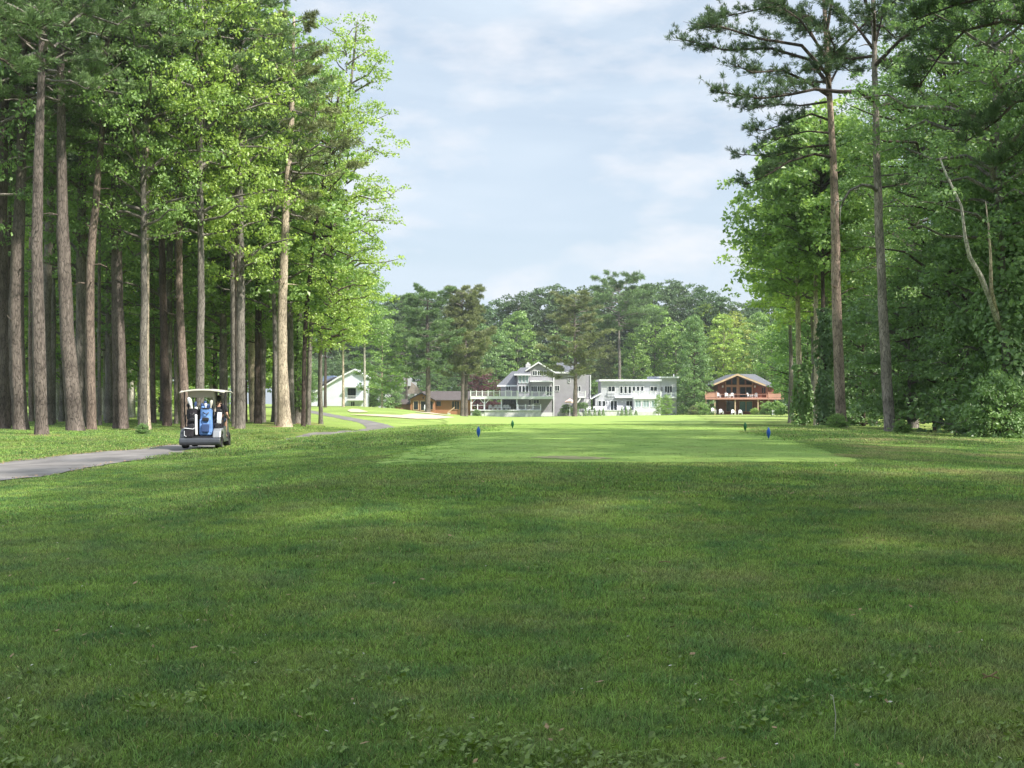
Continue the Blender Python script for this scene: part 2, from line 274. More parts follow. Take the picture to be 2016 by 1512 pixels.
M = dict(
    leaf=leaf_mat('leaves', 0.38, 0.04), needle=leaf_mat('needles', 0.25, 0.02), bark=bark_mat('bark'), soil=ground_mat(), blades=blade_mat(),
    tee=mown_mat('tee_turf', (0.205, 0.315, 0.075), (0.265, 0.36, 0.095), 0.06), fair=mown_mat('fairway_turf', (0.22, 0.32, 0.08), (0.275, 0.355, 0.095)),
    sand=plain('sand', (0.47, 0.39, 0.28), 0.95, 0.1, 1.5), asphalt=plain('worn_asphalt', (0.165, 0.153, 0.148), 0.9, 0.35, 0.9, 0.25, detail=12),
    white=plain('white_paint', (0.70, 0.71, 0.74), 0.5, 0.05, 2), whitewall=siding('white_boards', (0.64, 0.68, 0.76), 0.3, 0.88), greywall=siding('grey_shingle', (0.295, 0.285, 0.32), 0.25, 0.82),
    palewall=siding('pale_grey_boards', (0.43, 0.44, 0.48), 0.3, 0.85), stone=plain('pale_stone', (0.56, 0.56, 0.56), 0.8, 0.22, 2.2), roof=plain('charcoal_shingles', (0.115, 0.12, 0.14), 0.85, 0.25, 4),
    blueroof=plain('blue_slate', (0.16, 0.21, 0.33), 0.6, 0.15, 3), brownroof=plain('brown_shingles', (0.085, 0.07, 0.068), 0.85, 0.25, 4), orange=siding('cedar_boards', (0.37, 0.17, 0.085), 0.25, 0.75),
    redwood=siding('redwood_boards', (0.20, 0.065, 0.035), 0.3, 0.7, True), trim=plain('faded_cedar', (0.42, 0.24, 0.16), 0.7, 0.15, 2), deckpink=siding('weathered_redwood', (0.50, 0.26, 0.20), 0.16, 0.7, True),
    tan=plain('tan_fascia', (0.50, 0.36, 0.24), 0.7, 0.15, 2), glass=glass_dark('window_glass'), blueglass=glass_dark('curtained_glass', (0.09, 0.17, 0.24), 0.2), paleglass=glass_dark('curtained_pale_glass', (0.25, 0.33, 0.34), 0.15),
    black=plain('black_plastic', (0.018, 0.018, 0.022), 0.45, 0.1, 8), cloth=plain('black_cloth', (0.022, 0.02, 0.026), 0.9, 0.2, 20), body=plain('graphite_paint', (0.05, 0.055, 0.066), 0.3, 0.08, 6),
    fender_glint=plain('fender_glint_paint', (0.25, 0.26, 0.28), 0.35, 0.08, 6, metal=0.3), beige=plain('beige_canopy', (0.47, 0.41, 0.34), 0.6, 0.06, 4), cream=plain('cream_canopy', (0.52, 0.50, 0.43), 0.45, 0.04, 3), rubber=plain('tyre_rubber', (0.02, 0.02, 0.02), 0.85, 0.1, 12),
    blue=plain('blue_nylon', (0.13, 0.26, 0.56), 0.65, 0.2, 6), dblue=plain('dark_blue_nylon', (0.03, 0.06, 0.16), 0.7, 0.2, 6), skin=plain('skin', (0.50, 0.30, 0.22), 0.55, 0.05, 12),
    markblue=plain('blue_enamel', (0.010, 0.075, 0.36), 0.3, 0.05, 10), markgreen=plain('green_enamel', (0.012, 0.10, 0.035), 0.3, 0.05, 10), pink=plain('faded_stripe_cloth', (0.75, 0.52, 0.48), 0.8, 0.25, 1.2), pot=plain('pot_glaze', (0.45, 0.47, 0.5), 0.5, 0.1, 5),
    metal=plain('brushed_metal', (0.5, 0.5, 0.5), 0.3, 0.05, 10, metal=1.0), dry=plain('dry_leaf', (0.30, 0.20, 0.11), 0.8, 0.3, 30), chip=plain('pale_litter', (0.55, 0.52, 0.46), 0.8, 0.2, 30),
)
m, t, o = new_mat('clear_screen'); g = N(t, 'ShaderNodeBsdfGlossy'); g.inputs['Roughness'].default_value = 0.05; tr = N(t, 'ShaderNodeBsdfTransparent'); tr.inputs[0].default_value = (0.8, 0.86, 0.86, 1)
ms = N(t, 'ShaderNodeMixShader'); ms.inputs[0].default_value = 0.12; t.links.new(tr.outputs[0], ms.inputs[1]); t.links.new(g.outputs[0], ms.inputs[2]); t.links.new(ms.outputs[0], o.inputs[0]); M['clear'] = m; M['worn'] = plain('worn_turf', (0.30, 0.275, 0.13), 0.95, 0.3, 4); M['taupe'] = plain('taupe_shingles', (0.20, 0.17, 0.15), 0.85, 0.2, 3); M['straw'] = plain('pine_straw', (0.26, 0.165, 0.095), 0.95, 0.35, 9, 0.4)

# ------------------------------------------------------------------ terrain
RY = [20, 27, 32, 38, 45, 50, 56, 61, 70, 80, 100, 125, 135, 150, 180, 210, 240, 300]
COL = {
 -300: [-.05,-.05,0,.1,.3,.35,.35,.35,.3,.25,.1,0,0,0,0,0,0,0],
   0:  [0,0,.02,.1,.3,.35,.35,.33,.3,.25,.1,0,0,0,0,0,0,0],
 150:  [.02,.02,.05,.12,.28,.33,.33,.3,.27,.22,.1,0,0,0,0,0,0,0],
 300:  [.08,.08,.10,.116,.2,.22,.22,.22,.22,.2,.1,.05,.1,.2,.3,.3,.2,0],
 430:  [.16,.16,.14,.12,.18,.2,.2,.22,.22,.2,.1,.1,.2,.35,.5,.5,.4,0],
 500:  [.24,.22,.2,.18,.05,.05,.12,.22,.22,.2,.05,.1,.25,.45,.65,.65,.5,0],
 560:  [.30,.27,.25,.22,.15,-.12,.05,.25,.2,.15,0,.15,.3,.5,.75,.75,.5,0],
 640:  [.38,.35,.33,.32,.28,.15,-.12,-.1,-.1,-.1,-.15,.05,.25,.5,.8,.8,.5,0],
 700:  [.44,.40,.38,.38,.36,.28,-.1,-.2,-.2,-.25,-.25,-.02,.08,.5,.85,.8,.3,-.2],
 780:  [.50,.46,.45,.44,.43,.40,.33,-.15,-.35,-.45,-.4,-.15,.02,.35,.55,.3,-.3,-.6],
 850:  [.53,.52,.50,.50,.50,.49,.46,-.1,-.4,-.55,-.6,-.4,-.2,-.05,-.1,-.4,-.65,-.8],
 920:  [.54,.55,.55,.54,.54,.54,.52,0,-.4,-.6,-.8,-.8,-.8,-.8,-.9,-1.1,-1.2,-1.3],
 1000: [.54,.55,.55,.55,.55,.55,.54,.1,-.35,-.6,-.8,-.95,-1.0,-1.05,-1.15,-1.3,-1.45,-1.5],
 1440: [.54,.55,.55,.55,.55,.55,.54,.2,-.2,-.35,-.45,-.6,-.6,-.65,-.75,-.85,-1.0,-1.2],
 1600: [.54,.55,.55,.55,.54,.5,.42,.3,.1,0,-.2,-.5,-.6,-.7,-.8,-.9,-1.0,-1.2],
 1700: [.53,.53,.53,.5,.42,.35,.2,.12,.05,-.05,-.3,-.6,-.7,-.8,-.9,-1,-1,-1.2],
 1850: [.48,.45,.42,.34,.25,.15,.05,0,-.1,-.2,-.35,-.6,-.7,-.8,-.9,-1,-1,-1.2],
 2016: [.42,.40,.38,.32,.22,.12,.05,0,-.1,-.2,-.35,-.6,-.7,-.8,-.9,-1,-1,-1.2],
 2500: [.35,.3,.3,.3,.2,.1,.0,0,-.1,-.2,-.35,-.6,-.7,-.8,-.9,-1,-1,-1.2]}
QC = np.array(sorted(COL)); TZ = np.array([COL[q] for q in QC]); RYa = np.array(RY, float)
def raw_h(x, y):
    yy = np.clip(y, 20, 300); q = np.clip(x / yy * F + 1008, QC[0], QC[-1] - 1e-3)
    i = np.clip(np.searchsorted(QC, q, side='right') - 1, 0, len(QC) - 2); fq = (q - QC[i]) / (QC[i+1] - QC[i])
    j = np.clip(np.searchsorted(RYa, yy, side='right') - 1, 0, len(RYa) - 2); fy = (yy - RYa[j]) / (RYa[j+1] - RYa[j])
    z = (TZ[i, j]*(1-fy) + TZ[i, j+1]*fy)*(1-fq) + (TZ[i+1, j]*(1-fy) + TZ[i+1, j+1]*fy)*fq
    s = np.clip((y - 6) / 14, 0, 1); return z * s*s*(3-2*s)
def axis(segs):
    a = [segs[0][0]]
    for lo, hi, st in segs: a += list(np.arange(lo + st, hi + st*0.5, st))
    return np.array(a)
gx = axis([(-600, -200, 40), (-200, -60, 4), (-60, -30, 1), (-30, 30, 0.4), (30, 60, 1), (60, 200, 4), (200, 600, 40)])
gy = axis([(-200, -20, 20), (-20, 4, 2), (4, 75, 0.4), (75, 120, 1), (120, 260, 2), (260, 300, 5), (300, 700, 40)])
GX, GY = np.meshgrid(gx, gy, indexing='ij'); GZ = raw_h(GX, GY)
for _ in range(5):
    GZ[1:-1] = GZ[1:-1]*0.5 + (GZ[:-2] + GZ[2:])*0.25
    GZ[:, 1:-1] = GZ[:, 1:-1]*0.5 + (GZ[:, :-2] + GZ[:, 2:])*0.25
rs = np.random.RandomState(3)
def bumps(x, y):
    return 0.022*np.sin(x*0.9 + 1.3*np.sin(y*0.5)) * np.sin(y*0.8 + 0.7*np.sin(x*0.6)) + 0.012*np.sin(x*2.3 + y*0.7) * np.sin(y*1.9 - x*0.5)
_px = [(-14.2, 12), (-13.0, 20), (-12.2, 25), (-11.5, 30), (-10.7, 35), (-10.1, 39), (-9.9, 44), (-9.6, 50), (-9.2, 57), (-8.6, 64), (-8.6, 74)]
_xc = np.interp(GY, [p[1] for p in _px], [p[0] for p in _px]); _win = np.clip((GY-40.5)/4, 0, 1)*np.clip((64-GY)/6, 0, 1)
GZ -= 0.42*np.exp(-((GX-_xc)/1.9)**4)*_win*_win*(3-2*_win)
amp = np.clip((GY - 2)/8, 0.3, 1) * np.clip((200 - GY)/100, 0, 1); 
TEE = [(-2.75, 20.8), (6.05, 21.0), (10.1, 56.0), (-0.2, 56.0)]
tee_in = np.clip(1 - np.maximum(0, np.maximum(np.abs(GY - 38.5) - 18, np.abs(GX - (1.9 + (GY-21)*0.088)) - 5)) / 2, 0, 1)
GZ = GZ + bumps(GX, GY) * amp * (1 - 0.8*tee_in)
def h(x, y):
    x = np.asarray(x, float); y = np.asarray(y, float)
    i = np.clip(np.searchsorted(gx, x, side='right') - 1, 0, len(gx) - 2); j = np.clip(np.searchsorted(gy, y, side='right') - 1, 0, len(gy) - 2)
    a = np.clip((x - gx[i]) / (gx[i+1] - gx[i]), 0, 1); b = np.clip((y - gy[j]) / (gy[j+1] - gy[j]), 0, 1)
    return (GZ[i, j]*(1-b) + GZ[i, j+1]*b)*(1-a) + (GZ[i+1, j]*(1-b) + GZ[i+1, j+1]*b)*a
nx_, ny_ = GX.shape
idx = np.arange(nx_*ny_).reshape(nx_, ny_)
gf = np.stack([idx[:-1, :-1], idx[1:, :-1], idx[1:, 1:], idx[:-1, 1:]], -1).reshape(-1, 4)
ground = link('ground', mesh_np('ground', np.stack([GX, GY, GZ], -1).reshape(-1, 3), gf, M['soil'], smooth=True)); tag(ground, kind='structure')

def base_at(px, py, y0=22, y1=300):
    """where the sight line through a photo pixel first meets the ground beyond distance y0"""
    ys = np.arange(y0, y1, 0.25); yr = HOR - (h((px-1008)/F*ys, ys) - EYE)/ys*F
    ok = np.where(yr <= py)[0]; Y = ys[ok[0]] if len(ok) else ys[np.argmin(yr)]
    return (px-1008)/F*Y, float(Y)
def strip(name, center, widths, mat, lift, cross=8, wob=0.12, seed=1):
    rng = np.random.RandomState(seed); c = np.array(center, float); n = []; W = []
    for i in range(len(c)-1):
        k = max(2, int(np.linalg.norm(c[i+1]-c[i]) / 0.5)); tt = np.linspace(0, 1, k, endpoint=False)
        n += [c[i]*(1-a) + c[i+1]*a for a in tt]; W += [widths[i]*(1-a) + widths[i+1]*a for a in tt]
    n = np.array(n + [c[-1]]); W = np.array(W + [widths[-1]])
    for _ in range(12): n[1:-1] = n[1:-1]*0.5 + (n[:-2]+n[2:])*0.25
    d = np.gradient(n, axis=0); d /= np.linalg.norm(d, axis=1, keepdims=True); s = np.stack([d[:, 1], -d[:, 0]], 1)
    v = []
    for k in range(cross+1):
        a = k/cross - 0.5; ww = W*a + (rng.randn(len(W))*wob*0.35 if k in (0, cross) else 0)
        p = n + s*ww[:, None]; v.append(np.stack([p[:, 0], p[:, 1], h(p[:, 0], p[:, 1]) + lift], 1))
    v = np.stack(v, 1); m_ = len(n); ii = np.arange(m_*(cross+1)).reshape(m_, cross+1)
    f = np.stack([ii[:-1, :-1], ii[:-1, 1:], ii[1:, 1:], ii[1:, :-1]], -1).reshape(-1, 4)
    return link(name, mesh_np(name, v.reshape(-1, 3), f, mat, smooth=True))
path_c = [(-14.2, 12), (-13.0, 20), (-12.2, 25), (-11.5, 30), (-10.7, 35), (-10.1, 39), (-9.9, 44), (-9.6, 50), (-9.2, 57), (-8.6, 64), (-8.6, 74), (-9.0, 86), (-11.5, 102), (-17, 122), (-26, 150), (-38, 190)]
path_w = [4.2, 4.2, 4.2, 3.8, 3.0, 2.7, 2.7, 2.7, 3.0, 3.2, 2.8, 2.4, 2.2, 2.0, 2.0, 2.0]
tag(strip('cart_path', path_c, path_w, M['asphalt'], 0.018), kind='structure')
def draped(name, poly, mat, lift, nx=60, ny=60, jag=0.0, seed=2):
    """four-cornered sheet laid over the ground"""
    rng = np.random.RandomState(seed); p = np.array(poly, float); a = np.linspace(0, 1, nx); b = np.linspace(0, 1, ny); A, B = np.meshgrid(a, b, indexing='ij')
    P_ = (p[0]*(1-A[..., None]) + p[1]*A[..., None])*(1-B[..., None]) + (p[3]*(1-A[..., None]) + p[2]*A[..., None])*B[..., None]
    if jag:
        e = (rng.randn(ny)*jag); P_[0, :, 0] += e; P_[-1, :, 0] += rng.randn(ny)*jag; P_[:, 0, 1] += rng.randn(nx)*jag
    v = np.stack([P_[..., 0], P_[..., 1], h(P_[..., 0], P_[..., 1]) + lift], -1); ii = np.arange(nx*ny).reshape(nx, ny)
    f = np.stack([ii[:-1, :-1], ii[1:, :-1], ii[1:, 1:], ii[:-1, 1:]], -1).reshape(-1, 4)
    return link(name, mesh_np(name, v.reshape(-1, 3), f, mat, smooth=True))
tag(draped('tee_box', TEE, M['tee'], 0.02, 60, 120, 0.08), kind='structure')
tag(draped('fairway', [(-4, 70), (13, 70), (36, 236), (-13, 236)], M['fair'], 0.03, 80, 160, 0.5), kind='structure')
def band(name, top, bot, mat, lift, y0):
    """sheet between two outlines read off the photograph, laid on the ground there"""
    xs = np.linspace(top[0][0], top[-1][0], 60); ty = np.interp(xs, *zip(*top)); by = np.interp(xs, *zip(*bot)); v = []
    for x, a, b in zip(xs, ty, by):
        Xa, Ya = base_at(x, a, y0); Xb, Yb = base_at(x, b, y0)
        for k in range(5):
            s = k/4; X, Y = Xb*(1-s) + Xa*s, Yb*(1-s) + Ya*s; v.append((X, Y, float(h(X, Y)) + lift))
    ii = np.arange(300).reshape(60, 5); f = np.stack([ii[:-1, :-1], ii[1:, :-1], ii[1:, 1:], ii[:-1, 1:]], -1).reshape(-1, 4)
    return tag(link(name, mesh_np(name, v, f, mat, smooth=True)), kind='structure')
band('bunker', [(684, 808.5), (692, 805.5), (706, 806), (724, 811)], [(684, 809), (690, 812), (708, 812.5), (724, 811.5)], M['sand'], 0.06, 110)
band('bunker', [(690, 817), (740, 816.5), (790, 818), (812, 815), (850, 817), (894, 822)], [(690, 817.3), (740, 820), (790, 823.5), (820, 825.5), (860, 825.5), (894, 822.6)], M['sand'], 0.06, 110)
band('bunker', [(818, 811.2), (850, 813), (884, 818)], [(818, 811.8), (850, 815), (884, 818.5)], M['sand'], 0.06, 125)
band('worn_turf', [(1045, 903), (1100, 900), (1180, 903), (1212, 906)], [(1045, 904), (1100, 906.5), (1180, 906.8), (1212, 906.2)], M['worn'], 0.026, 15)

# ------------------------------------------------------------------ grass
def blade_patch(name, size, nb, hmin, hmax, wid, seed, lean=0.5):
    rng = np.random.RandomState(seed); x = (rng.rand(nb)-.5)*size; y = (rng.rand(nb)-.5)*size; hh = hmin + (hmax-hmin)*rng.rand(nb)**1.6; az = rng.rand(nb)*2*np.pi
    laz = rng.rand(nb)*2*np.pi; ln = hh*lean*rng.rand(nb); u = np.stack([np.cos(az), np.sin(az), 0*az], 1)*(wid*(0.6+0.8*rng.rand(nb)))[:, None]
    b = np.stack([x, y, 0*x - 0.01], 1); dl = np.stack([np.cos(laz), np.sin(laz), 0*laz], 1)
    mid = b + dl*(ln*0.35)[:, None] + np.array([0, 0, 1])*(hh*0.6)[:, None]; tip = b + dl*(ln*1.2)[:, None] + np.array([0, 0, 1])*hh[:, None]
    v = np.stack([b-u/2, b+u/2, mid-u*0.4, mid+u*0.4, tip], 1).reshape(-1, 3); k = np.arange(nb)[:, None]*5
    f = np.concatenate([k+[0, 1, 3], k+[0, 3, 2], k+[2, 3, 4]], 1).reshape(-1, 3)
    tint = np.repeat(np.clip(0.90 + 0.40*rng.randn(nb), 0.25, 1.54) + 0.9*(rng.rand(nb) < 0.035), 3)
    return bpy.data.objects.new(name, mesh_np(name, v, f, M['blades'], tint))
def scatter(name, pts, rz, sc, pick, sources, kind='stuff'):
    col = bpy.data.collections.new(name + '_source')
    for i, s in enumerate(sources): s.name = 'a%02d' % i; col.objects.link(s)
    me = bpy.data.meshes.new(name); me.vertices.add(len(pts)); me.vertices.foreach_set('co', np.asarray(pts, np.float32).ravel())
    a = me.attributes.new('rot', 'FLOAT_VECTOR', 'POINT'); a.data.foreach_set('vector', np.asarray(rz, np.float32).ravel())
    a = me.attributes.new('scl', 'FLOAT', 'POINT'); a.data.foreach_set('value', np.asarray(sc, np.float32))
    a = me.attributes.new('idx', 'INT', 'POINT'); a.data.foreach_set('value', np.asarray(pick, np.int32))
    o = link(name, me); tag(o, kind=kind)
    g = bpy.data.node_groups.new(name, 'GeometryNodeTree'); g.interface.new_socket('Geometry', in_out='INPUT', socket_type='NodeSocketGeometry'); g.interface.new_socket('Geometry', in_out='OUTPUT', socket_type='NodeSocketGeometry')
    gi = g.nodes.new('NodeGroupInput'); go = g.nodes.new('NodeGroupOutput'); ip = g.nodes.new('GeometryNodeInstanceOnPoints'); ci = g.nodes.new('GeometryNodeCollectionInfo')
    ci.inputs['Collection'].default_value = col; ci.inputs['Separate Children'].default_value = True; ci.inputs['Reset Children'].default_value = True; ip.inputs['Pick Instance'].default_value = True
    def attr(n, ty): q = g.nodes.new('GeometryNodeInputNamedAttribute'); q.data_type = ty; q.inputs['Name'].default_value = n; return q.outputs[0]
    l = g.links.new; l(gi.outputs[0], ip.inputs['Points']); l(ci.outputs[0], ip.inputs['Instance']); l(attr('idx', 'INT'), ip.inputs['Instance Index']); l(attr('rot', 'FLOAT_VECTOR'), ip.inputs['Rotation']); l(attr('scl', 'FLOAT'), ip.inputs['Scale']); l(ip.outputs[0], go.inputs[0])
    md = o.modifiers.new('scatter', 'NODES'); md.node_group = g; return o
pc = np.array(path_c); pw = np.array(path_w)
def on_path(x, y, grow=0.15):
    cx = np.interp(y, pc[:, 1], pc[:, 0]); ww = np.interp(y, pc[:, 1], pw); return np.abs(x - cx) < ww*0.53 + grow
def on_tee(x, y, g=0.0):
    f = (y-21)/35; return (y > 21-g) & (y < 56) & (x > -2.75+2.55*f-g) & (x < 6.05+4.05*f+g)
def lawn(name, y0, y1, step, srcs, s0, s1, seed, slope=0.50):
    rng = np.random.RandomState(seed); ys = np.arange(y0, y1, step); P_ = []
    for y in ys:
        xs = np.arange(-slope*y-1, slope*y+1, step); P_.append(np.stack([xs + (rng.rand(len(xs))-.5)*step, y + (rng.rand(len(xs))-.5)*step], 1))
    p = np.concatenate(P_); p = p[~on_path(p[:, 0], p[:, 1]) & ~on_tee(p[:, 0], p[:, 1])]
    n = len(p); z = h(p[:, 0], p[:, 1]); rot = np.zeros((n, 3)); rot[:, 2] = rng.rand(n)*6.28
    cl = 0.5 + 0.5*np.sin(p[:, 0]*1.7 + 2*np.sin(p[:, 1]*0.9))*np.sin(p[:, 1]*1.3 + np.sin(p[:, 0]*1.1))
    sc = s0 + (s1-s0)*(0.5*rng.rand(n) + 0.5*cl)
    return scatter(name, np.stack([p[:, 0], p[:, 1], z], 1), rot, sc, rng.randint(0, len(srcs), n), srcs)
near_src = [blade_patch('p', 0.42, 620, 0.015, 0.052, 0.0055, 10+i, 1.1) for i in range(5)]
mid_src = [blade_patch('p', 0.65, 620, 0.015, 0.05, 0.009, 30+i, 0.8) for i in range(4)]
far_src = [blade_patch('p', 1.6, 1300, 0.03, 0.085, 0.022, 50+i, 0.8) for i in range(3)]
lawn('grass', 4.2, 15, 0.24, near_src, 0.75, 1.15, 1)
lawn('grass', 15, 32, 0.38, mid_src, 0.8, 1.15, 2)
lawn('grass', 32, 78, 0.95, far_src, 0.7, 1.1, 3, 0.46)
# broad leaved weeds, taller stalks and litter close to the viewer
def rosette(seed, n=6, s=0.042):
    rng = np.random.RandomState(seed); v = []; f = []
    for k in range(n):
        a = rng.rand()*6.28; r = s*(0.4+1.3*rng.rand()); z = 0.03+0.04*rng.rand(); c = np.array([math.cos(a)*r, math.sin(a)*r, z]); d = np.array([math.cos(a), math.sin(a), rng.uniform(-.6, .9)]); q = np.array([-math.sin(a), math.cos(a), rng.uniform(-.8, .8)])
        w_ = s*rng.uniform(.35, .7); b = len(v); v += [c-d*w_*0.6, c-q*w_*0.75, c+d*w_*0.2-q*w_*0.45, c+d*w_*1.0, c+d*w_*0.2+q*w_*0.45, c+q*w_*0.75]; f += [(b, b+1, b+2, b+3), (b, b+3, b+4, b+5)]
    o = bpy.data.objects.new('p', mesh_np('weed', np.array(v), np.array(f), M['weed'], 0.5+0.8*rng.rand(len(f)))); return o
m, t, o = new_mat('weed_leaf'); at = N(t, 'ShaderNodeAttribute'); at.attribute_name = 'tint'; vm = N(t, 'ShaderNodeVectorMath', operation='SCALE'); vm.inputs[0].default_value = (0.21, 0.31, 0.05)
d = N(t, 'ShaderNodeBsdfPrincipled'); d.inputs['Roughness'].default_value = 0.5; tr = N(t, 'ShaderNodeBsdfTranslucent'); ms = N(t, 'ShaderNodeMixShader'); ms.inputs[0].default_value = 0.3
t.links.new(at.outputs['Fac'], vm.inputs['Scale']); t.links.new(vm.outputs[0], d.inputs['Base Color']); t.links.new(vm.outputs[0], tr.inputs[0]); t.links.new(d.outputs[0], ms.inputs[1]); t.links.new(tr.outputs[0], ms.inputs[2]); t.links.new(ms.outputs[0], o.inputs[0]); M['weed'] = m
rng = np.random.RandomState(77); P_ = []
while len(P_) < 900:
    y = 4.3 + 6.5*rng.rand()**1.5; x = (rng.rand()-.5)*0.95*y
    c = math.sin(x*2.1+1.7*math.sin(y*1.3)) * math.sin(y*2.6+math.sin(x*1.9))
    if rng.rand() < max(0.06, c) * max(0.05, 1-(y-5.2)/2.4): P_.append((x, y))
P_ = np.array(P_); n = len(P_); rot = np.zeros((n, 3)); rot[:, 2] = rng.rand(n)*6.28
scatter('weeds', np.column_stack([P_, h(P_[:, 0], P_[:, 1])]), rot, 0.5+0.65*rng.rand(n), rng.randint(0, 5, n), [rosette(k) for k in range(5)])
tall = [blade_patch('p', 0.18, 16, 0.06, 0.13, 0.0035, 90+i, 1.0) for i in range(3)]
P_ = np.column_stack([(rng.rand(420)-.5)*9, 4.4+6*rng.rand(420)**1.4]); n = len(P_); rot = np.zeros((n, 3)); rot[:, 2] = rng.rand(n)*6.28
scatter('tall_grass', np.column_stack([P_, h(P_[:, 0], P_[:, 1])]), rot, 0.6+0.5*rng.rand(n), rng.randint(0, 3, n), tall)
def litter(name, mat, n, s, seed, y1=20):
    rng = np.random.RandomState(seed); v = []; f = []
    for k in range(n):
        y = 4.4+(y1-4.4)*rng.rand()**1.3; x = (rng.rand()-.5)*0.9*y; z = float(h(x, y))+0.035+0.02*rng.rand(); a = rng.rand()*6.28; L_ = s*rng.uniform(.5, 1.4); W_ = L_*rng.uniform(.25, .6)
        d = np.array([math.cos(a), math.sin(a), rng.uniform(-.3, .5)]); q = np.array([-math.sin(a), math.cos(a), rng.uniform(-.4, .4)]); c = np.array([x, y, z]); b = len(v)
        v += [c-d*L_/2, c-q*W_/2, c+d*L_/2, c+q*W_/2]; f.append((b, b+1, b+2, b+3))
    return tag(link(name, mesh_np(name, np.array(v), np.array(f), mat)), kind='stuff')
_short = [blade_patch('p', 0.5, 420, 0.012, 0.03, 0.009, 70+i, 0.8) for i in range(3)]
rng = np.random.RandomState(9); n = 9000; P_ = np.column_stack([-3+14*rng.rand(n), 20.5+36*rng.rand(n)]); P_ = P_[on_tee(P_[:, 0], P_[:, 1], 0.35)]; e_ = ~on_tee(P_[:, 0], P_[:, 1], -0.35); P_ = P_[e_ | (rng.rand(len(P_)) < .5)]; n = len(P_); rot = np.zeros((n, 3)); rot[:, 2] = rng.rand(n)*6.28
scatter('short_grass', np.column_stack([P_, h(P_[:, 0], P_[:, 1])+.012]), rot, 0.6+0.5*rng.rand(n), rng.randint(0, 3, n), _short)
litter('fallen_leaves', M['dry'], 260, 0.045, 5); litter('clover_petals', M['chip'], 150, 0.022, 6, 16)

def edge_litter(n, seed):
    rng = np.random.RandomState(seed); v = []; f = []
    for k in range(n):
        y = rng.uniform(16, 44); sd_ = rng.choice([-1, 1], p=[.75, .25]); x = np.interp(y, pc[:, 1], pc[:, 0])+sd_*(np.interp(y, pc[:, 1], pw)*.5+rng.randn()*.14); a = rng.rand()*6.28; L_ = rng.uniform(.03, .09); W_ = L_*.5
        c = np.array([x, y, float(h(x, y))+.035]); d = np.array([math.cos(a), math.sin(a), rng.uniform(-.2, .4)]); q = np.array([-math.sin(a), math.cos(a), rng.uniform(-.3, .3)]); b = len(v); v += [c-d*L_/2, c-q*W_/2, c+d*L_/2, c+q*W_/2]; f.append((b, b+1, b+2, b+3))
    return tag(link('fallen_leaves', mesh_np('fallen_leaves', np.array(v), np.array(f), M['dry'])), kind='stuff')
edge_litter(2200, 8)
# ------------------------------------------------------------------ foliage
def leaves(c, nrm, size, rng, aspect=0.7):
    n = len(c); nrm = nrm/np.maximum(1e-6, np.linalg.norm(nrm, axis=1, keepdims=True)); a = rng.randn(n, 3); u = np.cross(nrm, a); u /= np.linalg.norm(u, axis=1, keepdims=True); w_ = np.cross(nrm, u)
    s = (size*(0.5+1.0*rng.rand(n)))[:, None]; fold = nrm*s*0.12
    v = np.stack([c-u*s*0.5, c-w_*s*0.5*aspect+fold-u*s*0.05, c+u*s*0.5, c+w_*s*0.5*aspect+fold-u*s*0.05], 1).reshape(-1, 3); k = np.arange(n)[:, None]*4
    return v, k + np.arange(4)
def limb_curve(a, b, sag, n=5):
    a = np.array(a, float); b = np.array(b, float); t_ = np.linspace(0, 1, n)[:, None]; p = a*(1-t_)+b*t_; p[:, 2] += (4*t_*(1-t_))[:, 0]*sag; return p
def cluster_leaves(cl, per, size, rng, flat=0.55):
    cs, ns, ti = [], [], []
    for (c, r) in cl:
        k = max(4, int(per*r*r)); d = rng.randn(k, 3); d /= np.linalg.norm(d, axis=1, keepdims=True); d[:, 2] = np.abs(d[:, 2])*0.9 - 0.35*rng.rand(k)
        cs.append(np.array(c) + d*np.array([1, 1, flat])*r*(rng.rand(k)**0.4)[:, None]); ns.append(d*0.5 + np.array([0, 0, 0.5]) + rng.randn(k, 3)*0.6)
        ti.append(np.clip(rng.normal(1, 0.13) + rng.randn(k)*0.16, 0.5, 1.6))
    return np.concatenate(cs), np.concatenate(ns), np.concatenate(ti)
